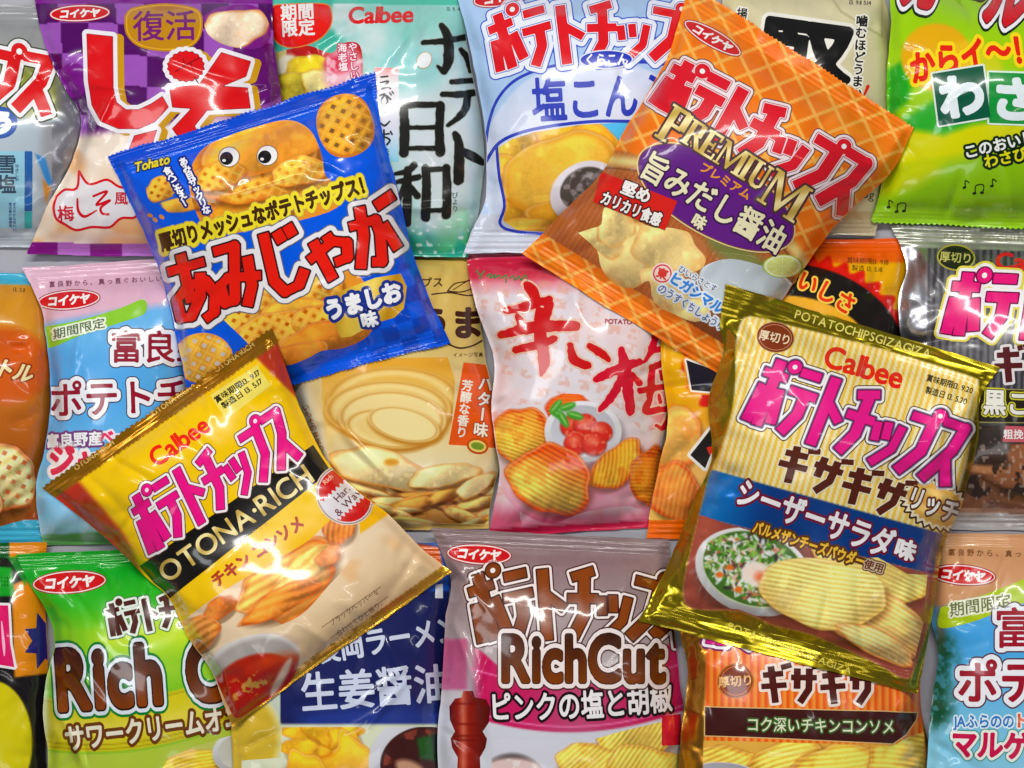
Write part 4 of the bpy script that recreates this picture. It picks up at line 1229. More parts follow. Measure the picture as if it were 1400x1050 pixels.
shape(B, 'letter_tile', [(1428, 96), (1494, 100), (1490, 170), (1426, 168)], [(2.4, (220, 240, 226)), (0, (14, 84, 62))], 6)
for ch, x, y, r in (('わ', 1315, 131, -8), ('さ', 1386, 135, 2), ('び', 1460, 134, 4)):
    text(B, 'tile_lettering', ch, x, y, 62, r, bold=.055, layers=[(0, (226, 236, 240))], lev=9)
text(B, 'slogan_lettering', 'このおいしさ', 1376, 195, 20, -13, bold=.03, layers=[(3.4, (16, 40, 16)), (0, (240, 242, 240))], lev=3)
text(B, 'slogan_lettering', 'わさび〜', 1384, 213, 20, -12, bold=.03, layers=[(3.4, (16, 40, 16)), (0, (226, 222, 40))], lev=3)
for x, y, r in ((1320, 253, 0), (1357, 251, 8), (1216, 280, 0)):
    brush(B, 'music_note', [([(x, y + 3), (x, y - 6), (x + 5, y - 3)], .8), ([(x - 2, y + 3.4), (x, y + 3)], 1.6)], [(0, (24, 40, 20))], 3, .5)
for x, y in ((1338, 260), (1232, 285)):
    brush(B, 'music_note', [([(x - 5, y + 4), (x - 4, y - 6), (x + 6, y - 7), (x + 5, y + 3)], .8), ([(x - 7, y + 4.4), (x - 5, y + 4)], 1.7), ([(x + 3, y + 3.4), (x + 5, y + 3)], 1.7)], [(0, (24, 40, 20))], 3, .5)
# ================================================================== bottom row
def p(P):
    P.fill((26, 24, 26)); P.fill((222, 140, 30), P.aa(poly_sdf([(16, 800), (62, 780), (70, 920), (20, 926)], P.X, P.Y)))
    P.fill((216, 136, 30), (P.V < .05) * (P.X > 12) * 1.0); P.fill((16, 84, 34), (P.V < .05) * (P.X <= 12) * 1.0); P.fill((30, 156, 44), P.aa(poly_sdf([(-200, 762), (16, 776), (20, 815), (-200, 815)], P.X, P.Y)))
    P.fill((34, 150, 50), P.aa(poly_sdf([(10, 762), (60, 756), (34, 800)], P.X, P.Y)) * .8)
    P.fill((214, 202, 30), P.aa(ell_sdf(P.X, P.Y, -10, 1015, 54, 84)))
B = make_bag('chip_bag', 'black and yellow chip bag with a navy burst, bottom left corner', [(-200, 742), (64, 742), (70, 1160), (-200, 1160)],
             [(-206, 950)], [(60, 800), (66, 900), (62, 1000)], 0.032, p, .045, .05, seed=47, wr=1.0)
shape(B, 'burst', [(62 + (30 if k % 2 else 18) * math.cos(k * math.pi / 8), 876 + (42 if k % 2 else 24) * math.sin(k * math.pi / 8)) for k in range(16)], [(0, (40, 36, 110))], 1)
shape(B, 'title_lettering', [(-60, 826), (11, 828), (14, 880), (20, 912), (-6, 908), (-30, 880), (-60, 880)], [(3.5, (240, 236, 240)), (0, (214, 24, 104))], 2)
brush(B, 'title_highlight', [([(2, 850), (5, 880), (6, 896)], [.8, 2, .8])], [(0, (244, 190, 214))], 4, .5)
for q in range(3):
    for k in range(3):
        oval(B, 'label_dot', 2 + 4 * k, 790 + 5 * q, 1, 1, 0, [(0, (16, 90, 30))], 2, .5)

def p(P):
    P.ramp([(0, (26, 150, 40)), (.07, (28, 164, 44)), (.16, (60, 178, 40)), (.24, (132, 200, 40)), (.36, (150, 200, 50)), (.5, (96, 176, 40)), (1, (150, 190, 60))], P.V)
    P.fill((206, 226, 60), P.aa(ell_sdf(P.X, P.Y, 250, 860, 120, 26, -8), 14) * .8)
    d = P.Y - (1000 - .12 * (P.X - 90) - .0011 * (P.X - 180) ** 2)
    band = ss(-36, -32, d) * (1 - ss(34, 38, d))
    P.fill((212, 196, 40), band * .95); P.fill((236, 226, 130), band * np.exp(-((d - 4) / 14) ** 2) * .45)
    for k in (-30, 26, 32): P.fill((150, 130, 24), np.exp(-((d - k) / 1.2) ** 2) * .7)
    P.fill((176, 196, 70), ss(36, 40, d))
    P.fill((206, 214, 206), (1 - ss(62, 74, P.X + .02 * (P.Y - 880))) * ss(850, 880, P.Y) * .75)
B = make_bag('chip_bag', 'bright green chip bag with brown lettering and a yellow band, bottom left', [(22, 758), (346, 744), (362, 1190), (58, 1190)],
             [(42, 803), (62, 834), (74, 876), (64, 931), (58, 974), (66, 1035), (60, 1110)], [(338, 820), (346, 920), (352, 1050)], 0.040, p, .045, .05, seed=53, wr=1.0, creases=[(.12, .5, 1.2, 200, 6, .004), (.2, .55, 1.4, 160, 4, -.003), (.14, .3, .9, 150, 5, .003)])
koikeya(B, 94.5, 796, 98, -4)
logo(B, 'title_lettering', 'ポテトチップス', 228, 836, 162, 46, -9, [(4.4, (50, 110, 50)), (3.2, (226, 236, 226)), (0, (74, 32, 24))], w=.37, gap=.10, res=.5, fan=8)
text(B, 'title_lettering', 'Rich Cut', 230, 916, 114, -4, w=306, bold=.044, gap=.07, layers=[(9, (14, 120, 50)), (6, (220, 228, 236)), (1.8, (44, 20, 14)), (-.4, browngrad)], lev=3)
text(B, 'flavour_lettering', 'サワークリームオニオン', 238, 992, 38, -8, w=300, bold=.03, arc=-3, layers=[(4, (104, 58, 20)), (0, (232, 226, 206))], lev=3)
def f(P):
    P.ramp([(1000, (190, 200, 90)), (1050, (206, 200, 130)), (1180, (150, 180, 60))], P.Y)
    for q, (x, y, rx, ry) in enumerate([(262, 1050, 44, 26), (300, 1080, 50, 34), (220, 1090, 46, 30), (260, 1130, 60, 36)]):
        P.chip(x, y, rx, ry, -10, (236, 196, 70), (206, 150, 40), ridge=5, rr=70, seed=q)
    P.bowl(330, 1030, 40, 30, (226, 228, 226), (226, 226, 214), .8)
picture(B, 'chip_photo', [(215, 1062), (230, 1036), (262, 1022), (300, 1010), (345, 998), (350, 1180), (120, 1180), (180, 1100)], f, .8)

def p(P):
    P.fill((36, 90, 190)); P.mix((70, 140, 220), (30, 60, 150), fbm(P.X, P.Y, 40, 3), (P.Y < 800) * 1.0)
    P.fill((28, 34, 86), ss(806, 810, P.Y)); P.fill((40, 60, 140), P.aa(ell_sdf(P.X, P.Y, 540, 985, 130, 22), 14) * .9)
    P.fill((214, 220, 196), ss(988, 992, P.Y)); P.fill((196, 206, 190), (P.X < 384) * ss(940, 950, P.Y))
    P.ell(320, 1010, 66, 70, (226, 216, 150), soft=2); P.ell(330, 1010, 50, 60, (206, 176, 60), soft=4)
    P.fill((214, 96, 24), P.aa(poly_sdf([(565, 742), (600, 748), (606, 776), (580, 770)], P.X, P.Y)))
B = make_bag('chip_bag', 'navy blue ramen flavour chip bag with white brush lettering, bottom row', [(318, 742), (622, 742), (618, 1190), (322, 1190)],
             [(316, 960)], [(612, 830), (606, 930), (612, 1050)], 0.034, p, .05, .05, seed=59, wr=1.0, creases=[(.55, .48, -.6, 120, 3, .003), (.6, .55, -.8, 120, 3, .003), (.7, .3, 1.2, 140, 4, .003), (.5, .56, -.5, 90, 3, .0025)])
text(B, 'title_lettering', '長岡ラーメン', 530, 874, 41, -9, w=200, bold=.028, layers=[(0, (206, 214, 232))], lev=2)
text(B, 'flavour_lettering', '生姜醤油', 513, 940, 56, -4, w=206, bold=.02, layers=[(0, (204, 212, 232))], lev=2)
shape(B, 'white_square', [(596, 800), (606, 798), (606, 818), (595, 818)], [(0, (225, 232, 240))], 2)
def f(P):
    P.mix((214, 222, 190), (232, 232, 210), fbm(P.X, P.Y, 40, 2)); 
    for q, (x, y, rx, ry) in enumerate([(440, 1008, 46, 26), (410, 1026, 24, 18), (452, 990, 24, 16), (470, 1012, 24, 22), (430, 996, 26, 14), (490, 1060, 60, 34), (420, 1080, 50, 40)]):
        P.chip(x, y, rx, ry, 10 * q, (240, 184, 50), (222, 140, 30), seed=q, wob=.17, spots=.1, drop=.25, curl=.2)
    P.bowl(582, 1042, 78, 66, (220, 222, 230), (70, 32, 30), .8, .06)
    P.fill((150, 70, 50), ss(.5, .66, fbm(P.X, P.Y, 16, 6)) * P.aa(ell_sdf(P.X, P.Y, 582, 1046, 58, 50)) * .8)
    P.ell(560, 1050, 20, 10, (206, 160, 130), 20, soft=3); P.poly([(570, 1010), (592, 1004), (596, 1040), (574, 1036)], (40, 90, 40), soft=2); P.poly([(590, 1004), (606, 1002), (606, 1050), (596, 1050)], (26, 40, 34), soft=2)
picture(B, 'ramen_photo', [(386, 994), (606, 994), (612, 1180), (330, 1180), (330, 1040), (384, 1036)], f, .8)

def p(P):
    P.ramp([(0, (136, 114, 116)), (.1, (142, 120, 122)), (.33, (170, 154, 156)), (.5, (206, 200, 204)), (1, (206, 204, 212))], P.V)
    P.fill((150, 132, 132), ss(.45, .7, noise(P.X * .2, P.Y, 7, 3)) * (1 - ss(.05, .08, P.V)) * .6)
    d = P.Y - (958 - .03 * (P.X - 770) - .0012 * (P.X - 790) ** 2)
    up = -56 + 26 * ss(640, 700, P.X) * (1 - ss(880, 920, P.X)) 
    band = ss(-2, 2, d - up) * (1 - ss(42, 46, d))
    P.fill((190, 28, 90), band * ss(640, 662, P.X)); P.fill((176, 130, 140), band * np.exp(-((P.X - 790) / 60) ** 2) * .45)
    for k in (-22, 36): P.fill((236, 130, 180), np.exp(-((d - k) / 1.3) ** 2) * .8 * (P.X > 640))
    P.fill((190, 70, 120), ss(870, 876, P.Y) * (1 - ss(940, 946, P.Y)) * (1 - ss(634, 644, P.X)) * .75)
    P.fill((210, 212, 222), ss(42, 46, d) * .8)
B = make_bag('chip_bag', 'mauve grey chip bag with brown lettering, pink ribbon and a red pepper mill', [(589, 722), (914, 738), (934, 1190), (600, 1190)],
             [(610, 770), (617, 800), (608, 850), (604, 937), (598, 1034)], [(918, 820), (928, 911), (934, 980), (934, 1080)], 0.040, p, .06, .05, seed=61, wr=.6,
             creases=[(.03, .06, .95, 130, 3, .004), (.08, .3, 1.3, 200, 6, .005), (.2, .38, 1.9, 140, 4, .003)])
koikeya(B, 655, 758, 86, 3)
logo(B, 'title_lettering', 'ポテトチップス', 796, 826, 298, 98, 1, [(6.6, (70, 40, 34)), (4.8, (240, 228, 226)), (1.6, (60, 26, 16)), (-.4, browngrad)], w=.40, gap=.07, fan=18, arc=8, dots=(240, 228, 226))
text(B, 'title_lettering', 'RichCut', 798, 897, 90, 0, w=224, bold=.030, gap=.04, layers=[(8, (70, 40, 34)), (6.4, (240, 228, 226)), (1.4, (50, 22, 14)), (.2, browngrad)], lev=8)
text(B, 'flavour_lettering', 'ピンクの塩と胡椒', 794, 964, 42, -3, w=252, bold=.024, arc=-5, layers=[(3.4, (30, 16, 20)), (0, (240, 236, 238))], lev=3)
def f(P):
    P.ramp([(940, (216, 216, 226)), (1180, (206, 204, 214))], P.Y)
    P.ell(700, 1075, 46, 44, (60, 50, 50), soft=3); P.ell(700, 1058, 44, 22, (226, 200, 196), soft=3)
    P.fill((236, 226, 226), ss(.5, .7, fbm(P.X, P.Y, 12, 3)) * P.aa(ell_sdf(P.X, P.Y, 700, 1058, 42, 20)))
    for q, (x, y, rx, ry, ro) in enumerate([(868, 1010, 56, 34, -12), (810, 1050, 50, 34, 10), (890, 1060, 60, 40, 20), (850, 1110, 80, 40, 0)]):
        P.chip(x, y, rx, ry, ro, (240, 206, 104), (210, 150, 50), seed=q + 5, ridge=6, rr=40)
picture(B, 'chip_photo', [(672, 1010), (760, 1012), (800, 1014), (850, 1000), (900, 988), (932, 990), (934, 1180), (674, 1180)], f, .8)
def f(P):
    t = (P.X - 641) / 30
    P.ramp([(-1, (70, 14, 10)), (-.5, (136, 30, 18)), (-.25, (200, 104, 80)), (0.0, (140, 32, 18)), (1, (70, 14, 10))], t)
    for y in (962, 990, 1006, 1012): P.fill((110, 14, 8), np.exp(-((P.Y - y) / 1.6) ** 2) * .7)
picture(B, 'pepper_mill_picture', [(634, 944), (647, 944), (650, 953), (664, 956), (670, 968), (668, 988), (660, 1000), (666, 1010), (664, 1022), (656, 1036), (658, 1090), (670, 1120), (612, 1120), (624, 1090), (626, 1036), (618, 1022), (616, 1010), (622, 1000), (615, 984), (614, 966), (622, 955), (632, 953)], f, 1)
B.sub = shape(B, 'red_label', [(905, 980), (931, 976), (932, 1018), (905, 1020)], [(0, (190, 24, 50)), (-2, (206, 30, 56))], 1)

B.sub = None
def p(P):
    P.fill((186, 132, 50), None, .92)
    pan = poly_sdf([(968, 800), (1262, 800), (1258, 960), (1268, 1041), (1268, 1170), (958, 1170)], P.X, P.Y, 8)
    P.fill(stripes(P, (226, 92, 22), (240, 150, 60), 10, P.X + .0 * P.Y), P.aa(pan), 0.0)
    P.fill((226, 180, 80), P.aa(pan) * ss(1014, 1020, P.Y), 0)
B = make_bag('chip_bag', 'orange striped chip bag with gold foil sides, bottom row under the olive gold bag', [(930, 800), (1262, 806), (1270, 1190), (926, 1190)],
             [(929, 860), (940, 920), (930, 1006), (926, 1100)], [(1258, 900), (1260, 970), (1270, 1041)], 0.040, p, .05, .05, seed=67, mat=FOIL, wr=1.2, facet=.007)
B.mat = GLOSS
logo(B, 'title_lettering', 'ポテトチップス', 1116, 850, 280, 82, 3, [(8, (120, 20, 90)), (5.4, (244, 240, 246)), (1.5, (120, 10, 80)), (0, (216, 30, 140))], w=.37, gap=.12, shear=.1, dots=WHITE)
B.sub = oval(B, 'thick_cut_badge', 1006, 931, 25, 24, 0, [(0, (180, 110, 40)), (-2, (120, 50, 20)), (-4, (226, 120, 40)), (-5, (122, 52, 22))], 1, .5)
text(B, 'thick_cut_lettering', '厚切り', 1006, 931, 16, -4, bold=.02, layers=[(0, (236, 190, 130))], lev=6)
B.sub = None
logo(B, 'subtitle_lettering', 'ギザギザ', 1119, 936, 156, 52, 1, [(3.6, (240, 226, 216)), (0, (76, 26, 22))], w=.27, gap=.14)
shape(B, 'flavour_band', [(964, 967), (1254, 974), (1252, 984), (1238, 1004), (1221, 1016), (964, 1005)], [(1.4, (226, 190, 130)), (0, (62, 26, 24))], 1)
text(B, 'flavour_lettering', 'コク深いチキンコンソメ', 1122, 992, 22, 1, w=204, bold=.012, layers=[(2, (60, 96, 40)), (0, (222, 226, 196))], lev=3)
def f(P):
    P.fill((226, 176, 80))
    for q, (x, y, rx, ry, ro) in enumerate([(1000, 1060, 60, 40, 20), (1080, 1050, 60, 40, -10), (1160, 1070, 80, 50, 14), (1240, 1050, 60, 50, -14), (1100, 1110, 90, 50, 0)]):
        P.chip(x, y, rx, ry, ro, (240, 198, 96), (214, 140, 40), ridge=7, rr=60 + 12 * q, seed=q + 1, drop=.4)
    P.bowl(985, 1060, 50, 18, (226, 226, 236), (190, 190, 200), .9)
picture(B, 'chip_photo', [(962, 1012), (1220, 1020), (1240, 1008), (1264, 1000), (1266, 1170), (962, 1170)], f, .8)

def p(P):
    P.ramp([(0, (206, 152, 110)), (.15, (206, 156, 116)), (.22, (110, 180, 226)), (.3, (70, 160, 220)), (.6, (130, 196, 226)), (1, (166, 214, 226))], P.V)
    P.poly([(1270, 720), (1610, 730), (1610, 760), (1410, 800), (1290, 830), (1270, 828)], (206, 156, 114), soft=3)
    tr = (1 - ss(1285, 1318, P.X + 24 * (fbm(P.X, P.Y, 18, 3) - .5))) * ss(850, 880, P.Y) * (1 - ss(980, 1010, P.Y))
    P.fill((30, 84, 60), tr * (.5 + .5 * ss(.35, .5, fbm(P.X, P.Y, 8, 9)))); P.fill((130, 80, 40), np.exp(-((P.X - 1286) / 7) ** 2 - ((P.Y - 850) / 30) ** 2) * .7)
B = make_bag('chip_bag', 'sky blue chip bag with a tan top and yellow green sash, bottom right corner', [(1275, 728), (1600, 736), (1600, 1190), (1262, 1190)],
             [(1280, 790), (1272, 840), (1283, 899), (1273, 970), (1268, 1041), (1266, 1110)], [(1606, 960)], 0.038, p, .05, .05, seed=71, wr=1.0)
text(B, 'seal_lettering', '富良野から、真っ直ぐおいしい。', 1392, 757, 10, 1, bold=.01, gap=.3, layers=[(0, (120, 80, 50))], lev=6)
koikeya(B, 1317, 786, 86, 4)
B.sub = shape(B, 'sash', [(1286, 830), (1330, 818), (1380, 800), (1420, 786), (1420, 816), (1380, 830), (1330, 850), (1284, 858)], [(0, (176, 200, 40))], 1, sm=5)
text(B, 'sash_lettering', '期間限定', 1340, 827, 21, -9, w=86, bold=.015, shear=.1, layers=[(2.4, (236, 240, 214)), (0, (110, 116, 70))])
B.sub = None
text(B, 'title_lettering', '富良野', 1446, 858, 58, 0, bold=.016, layers=[(8, (90, 50, 70)), (6, (238, 240, 246)), (0, (150, 24, 44))])
text(B, 'title_lettering', 'ポテトチップス', 1512, 932, 62, 0, w=408, bold=.025, layers=[(8.5, (90, 50, 70)), (6.5, (238, 240, 246)), (0, (150, 24, 44))])
text(B, 'flavour_lettering', 'JAふらのの', 1345, 986, 20, 0, w=84, bold=.03, layers=[(2, (225, 240, 246)), (0, (50, 120, 190))])
text(B, 'flavour_lettering', 'トマト', 1418, 985, 22, 0, bold=.04, layers=[(2, (245, 240, 236)), (0, (214, 90, 40))])
text(B, 'flavour_lettering', 'マルゲリータ', 1408, 1020, 40, 2, w=216, bold=.045, layers=[(5, (60, 150, 130)), (3.6, (240, 240, 236)), (0, (190, 24, 74))])

# ================================================================== the four packets on top
# -- blue mesh chip packet
def p(P):
    P.fill((0, 88, 214))
    a, b = P.loc(390, 330, -17.6)
    ck = (np.floor(a / 22).astype(int) + np.floor(b / 22).astype(int)) % 2
    P.fill((6, 58, 164), (ck == 1) * ss(20, 120, a) * ss(60, 110, b) * .7)
    P.fill((10, 70, 190), (P.V < .06) * .8)
B = make_bag('chip_bag', 'royal blue chip bag with lattice chips and two googly eyes, lying on top at left', [(147, 212), (512, 98), (616, 470), (262, 562)],
             [(172, 262), (198, 322), (218, 374), (236, 440)], [(522, 180), (544, 262), (562, 340), (588, 410)], 0.042, p, .085, .06, k=.0015, lift=.016, sg=44, seed=73, ztop=60, zbot=60, wr=1.0, creases=[(.42, .25, -.06, 190, 3.2, .003), (.62, .22, .5, 90, 5, -.003), (.7, .2, .9, 80, 5, .003), (.06, .45, 1.6, 150, 5, .004)])
AR = -17.0
def f(P):
    P.fill((230, 150, 50))
    P.chip(330, 262, 66, 34, -14, (240, 170, 60), (206, 110, 30), seed=9, lattice=13, hole=(206, 120, 36))
    P.chip(400, 250, 60, 28, -14, (240, 176, 64), (206, 110, 30), seed=8, lattice=13, hole=(206, 120, 36))
    P.chip(345, 290, 60, 30, -14, (236, 160, 50), (200, 100, 30), seed=7)
    P.chip(352, 232, 92, 44, -14, (240, 170, 60), (206, 112, 30), seed=14, lattice=13, hole=(206, 124, 40), drop=.6)
    P.chip(354, 202, 84, 36, -12, (244, 168, 62), (220, 126, 36), seed=4, spots=.25, curl=.4, drop=.5, wob=.05)
    P.chip(300, 240, 36, 20, -20, (244, 180, 70), (206, 120, 30), seed=15, lattice=12, hole=(206, 124, 40)); P.chip(410, 234, 40, 20, -10, (246, 190, 80), (206, 120, 30), seed=16, lattice=12, hole=(214, 140, 50))
picture(B, 'chip_photo', [(264, 222), (276, 205), (296, 192), (340, 176), (392, 164), (424, 178), (440, 212), (446, 240), (470, 262), (450, 290), (340, 316), (290, 318), (268, 290), (258, 250)], f, .8, sm=5)
def f(P):
    P.fill((200, 120, 30)); P.chip(472, 172, 41, 44, -20, (226, 160, 50), (200, 116, 30), seed=2, lattice=15, hole=(120, 84, 50), wob=.03, drop=0)
picture(B, 'lattice_chip_photo', [(472 + 40 * math.cos(t * .35) + 2 * math.sin(t), 172 + 44 * math.sin(t * .35)) for t in range(18)], f, .8, sm=3)
def f(P):
    P.fill((0, 88, 214)); P.chip(222, 258, 26, 17, -20, (236, 170, 60), (190, 110, 30), seed=3, lattice=10, hole=(170, 90, 24), drop=0); P.chip(250, 280, 32, 10, -6, (236, 176, 70), (200, 120, 40), seed=5, drop=0)
picture(B, 'bitten_chip_photo', [(199, 256), (206, 246), (224, 238), (246, 244), (244, 258), (236, 268), (256, 270), (282, 274), (276, 288), (236, 292), (222, 284), (204, 274)], f, .8, sm=4)
for x, y in ((205, 295), (212, 301), (221, 297)):
    oval(B, 'crumb', x, y, 4, 2.6, 20 * (x % 3), [(0, (214, 140, 50))], 1, .5)
for x, y in ((312, 214.5), (364.5, 212.5)):
    B.sub = oval(B, 'eye', x + 1, y, 14, 13, -20, [(1.4, (150, 110, 70)), (0, (240, 240, 240))], 3, .5)
    oval(B, 'pupil', x - 2.5, y + 2, 9.5, 9, -20, [(0, (22, 20, 22))], 6, .5)
    oval(B, 'eye_glint', x - 6, y + 5, 2.6, 2, 0, [(0, (236, 236, 236))], 7, .5)
    B.sub = None
text(B, 'brand_lettering', 'Tohato', 208, 222, 17, -14, w=50, bold=.03, shear=.3, layers=[(1.8, (20, 40, 90)), (0, (226, 206, 40))])
text(B, 'slogan_lettering', 'あみ目ザックリな', 266, 253, 12, -25, vert=True, gap=-.12, bold=.045, layers=[(2.6, (26, 40, 120)), (0, (244, 244, 248))], lev=3)
text(B, 'slogan_lettering', '食べごたえ！', 241, 254, 11.5, -31, vert=True, gap=-.12, bold=.045, layers=[(2.6, (26, 40, 120)), (0, (244, 244, 248))], lev=3)
text(B, 'banner_lettering', '厚切りメッシュなポテトチップス！', 363, 291, 27, -16, w=302, bold=.055, layers=[(5.4, (196, 180, 90)), (4.4, (240, 222, 60)), (0, (64, 40, 14))], lev=3)
logo(B, 'title_lettering', 'あみじゃが', 386, 356, 314, 92, -16.5, w=.255, gap=.12, shear=.06, taper=-.06, layers=[(10, (110, 110, 120)), (8.6, (236, 234, 238)), (2.4, (60, 20, 20)), (0, (220, 34, 20))], lev=8)
def f(P):
    P.fill((226, 150, 50))
    for q, (x, y, rx, ry, ro) in enumerate([(330, 410, 44, 26, -14), (380, 400, 50, 26, -14), (430, 395, 40, 24, -14), (350, 432, 60, 30, -14), (400, 430, 46, 24, -14), (380, 460, 64, 36, -14), (440, 440, 40, 26, 0)]):
        P.chip(x, y, rx, ry, ro, (240, 180, 70), (206, 120, 34), seed=q + 20, lattice=13 if q != 4 else 0, hole=(190, 100, 26), drop=.6)
    P.chip(445, 462, 70, 22, -14, (232, 144, 50), (206, 110, 34), seed=41, curl=.6, drop=.5); P.chip(400, 490, 50, 20, -14, (230, 146, 54), (200, 110, 34), seed=44, drop=.5)
picture(B, 'chip_photo', [(300, 412), (320, 396), (380, 384), (470, 366), (506, 400), (512, 440), (500, 462), (470, 476), (440, 480), (420, 490), (390, 500), (360, 490), (330, 460), (302, 432)], f, .8, sm=4)
def f(P):
    P.fill((200, 120, 30)); P.chip(278, 490, 42, 36, -14, (230, 170, 60), (200, 116, 30), seed=5, lattice=14, hole=(196, 200, 210), wob=.03, drop=0)
picture(B, 'lattice_chip_photo', [(278 + 41 * math.cos(t * .35), 490 + 35 * math.sin(t * .35)) for t in range(18)], f, .8, sm=3)
def f(P):
    a, b = P.loc(496, 420, -15); P.ramp([(-60, (150, 100, 20)), (-20, (226, 190, 70)), (10, (240, 214, 110)), (40, (190, 140, 30)), (70, (226, 190, 80))], a + .5 * b)
picture(B, 'flavour_ribbon', [(446, 408), (470, 396), (512, 380), (548, 374), (556, 392), (552, 422), (540, 434), (512, 442), (480, 460), (466, 462), (456, 440)], f, 1.2)
text(B, 'flavour_lettering', 'うましお', 496, 411, 30, -15, w=108, bold=.06, layers=[(4.4, (30, 50, 130)), (0, (242, 242, 244))], lev=3)
text(B, 'flavour_lettering', '味', 505, 436, 23, -14, bold=.05, layers=[(3.6, (30, 50, 130)), (0, (242, 242, 244))], lev=3)

# -- yellow and black rich packet
def p(P):
    a, b = P.loc(340, 715, -34.9)
    P.ramp([(-130, (246, 200, 20)), (30, (244, 200, 16)), (98, (240, 184, 20)), (101, (238, 218, 188)), (150, (234, 208, 170)), (230, (214, 180, 136)), (260, (180, 140, 90))], b)
    P.fill((226, 140, 60), ss(.55, .75, fbm(P.X, P.Y, 60, 3)) * ss(100, 110, b) * .35)
    P.fill((178, 54, 36), ss(150, 160, -a + .10 * (b + 150) - 40 * ss(-100, 60, b)) * (1 - ss(60, 100, b)))
    P.fill((178, 60, 36), ss(140, 146, a - .18 * (b + 150)) * (1 - ss(-30, 0, b)))
    P.fill((186, 132, 34), (P.V < .052).astype(float), .7); P.fill((220, 172, 60), (P.V > .964).astype(float), .7)
B = make_bag('chip_bag', 'yellow chip bag with a black band and chicken photo, on top at lower left', [(56, 666), (371, 448), (618, 782), (318, 992)],
             [(132, 724), (168, 757), (200, 790), (232, 818), (256, 868), (288, 918), (304, 956)], [(394, 514), (418, 572), (446, 628), (486, 668), (532, 704), (576, 748)], 0.042, p, .052, .036, k=.001, lift=.016, sg=40, seed=79, ztop=46, wr=1.15)
OR = -34.9
text(B, 'seal_lettering', 'OTONA·RICH', 128, 622, 10, OR, bold=.02, gap=.05, layers=[(0, (220, 186, 110))], lev=6); text(B, 'seal_lettering', 'OTONA·RICH', 234, 548, 10, OR, bold=.02, gap=.05, layers=[(0, (220, 186, 110))], lev=6); text(B, 'seal_lettering', 'OTONA·RICH', 320, 488, 10, OR, bold=.02, gap=.05, layers=[(0, (220, 186, 110))], lev=6)
shape(B, 'black_band', [(190, 774), (428, 608), (452, 644), (230, 820)], [(0, (22, 20, 18))], 1)
text(B, 'title_lettering', 'OTONA·RICH', 321, 715, 40, OR, w=248, bold=.014, gap=.03, layers=[(0, goldgrad)], lev=3)
text(B, 'title_reading', 'オトナ リッチ', 344, 731, 7.5, OR, bold=.01, gap=.2, layers=[(0, (210, 180, 100))], lev=3)
logo(B, 'title_lettering', 'ポテトチップス', 293, 656, 242, 82, OR + 2, [(5.6, (90, 60, 40)), (4.4, (246, 238, 240)), (1.2, (120, 20, 80)), (0, MAG)], w=.37, gap=.12, shear=.14, dots=(246, 240, 244), lev=3, res=.5)
text(B, 'brand_lettering', 'Calbee', 244, 602, 35, OR, w=92, bold=.025, layers=[(0, (224, 40, 20))])
B.sub = shape(B, 'date_label', [(287, 541), (351, 499), (370, 527), (309, 574)], [(0, (240, 222, 110))], 1)
text(B, 'date_stamp', '', 327, 533, 10.5, OR + 1, rows=['賞味期限13. 9.17', '製造日 13. 5.17'], w=74, bold=.02, layers=[(0, (50, 44, 20))], lev=2)
B.sub = None
text(B, 'flavour_lettering', 'チキン コンソメ', 352, 754, 22, OR, w=150, bold=.045, layers=[(0, (170, 50, 16))], lev=2)
def f(P):
    P.mix((238, 218, 190), (232, 202, 164), fbm(P.X, P.Y, 50, 4))
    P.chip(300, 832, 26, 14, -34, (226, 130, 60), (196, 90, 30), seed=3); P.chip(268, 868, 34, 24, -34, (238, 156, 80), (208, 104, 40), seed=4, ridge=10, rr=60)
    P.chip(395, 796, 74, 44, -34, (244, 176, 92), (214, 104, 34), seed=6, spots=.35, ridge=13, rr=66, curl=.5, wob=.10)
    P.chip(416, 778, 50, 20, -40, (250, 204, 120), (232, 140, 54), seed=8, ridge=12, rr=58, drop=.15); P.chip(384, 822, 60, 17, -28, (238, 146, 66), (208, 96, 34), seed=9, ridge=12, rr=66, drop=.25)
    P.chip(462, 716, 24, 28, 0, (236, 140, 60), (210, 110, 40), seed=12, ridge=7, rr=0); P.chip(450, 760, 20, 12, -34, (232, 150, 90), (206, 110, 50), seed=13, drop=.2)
picture(B, 'chicken_photo', [(246, 852), (300, 812), (360, 776), (420, 740), (446, 716), (480, 690), (492, 730), (476, 770), (450, 800), (410, 842), (360, 862), (318, 872), (272, 896), (254, 876)], f, .8, sm=4)
def f(P):
    P.fill((222, 196, 172)); P.ell(346, 922, 72, 54, (222, 216, 212), -20, soft=1); P.ell(348, 920, 66, 46, (176, 168, 164), -20, soft=3); P.ell(348, 936, 60, 40, (176, 40, 16), -20, soft=1.5)
    P.fill((224, 90, 30), P.aa(ell_sdf(P.X, P.Y, 372, 914, 38, 14, -22), 8) * .9); P.poly([(296, 930), (404, 900), (400, 940), (330, 1000), (312, 990)], (170, 26, 14), soft=8)
    P.fill((200, 150, 70), ss(.58, .7, fbm(P.X, P.Y, 9, 3)) * P.aa(ell_sdf(P.X, P.Y, 338, 938, 34, 16, -24), 3))
    P.ell(384, 926, 30, 6, (226, 200, 180), -62, soft=2)
picture(B, 'soup_cup_photo', [(282, 908), (304, 884), (346, 868), (390, 866), (410, 882), (402, 924), (376, 950), (348, 968), (324, 982), (312, 966), (300, 940)], f, .9, sm=4)
oval(B, 'round_badge', 471.5, 677, 37, 41, -38, [(1.6, (226, 206, 190)), (0, (150, 130, 120)), (-1.4, (222, 218, 222))], 2, .5)
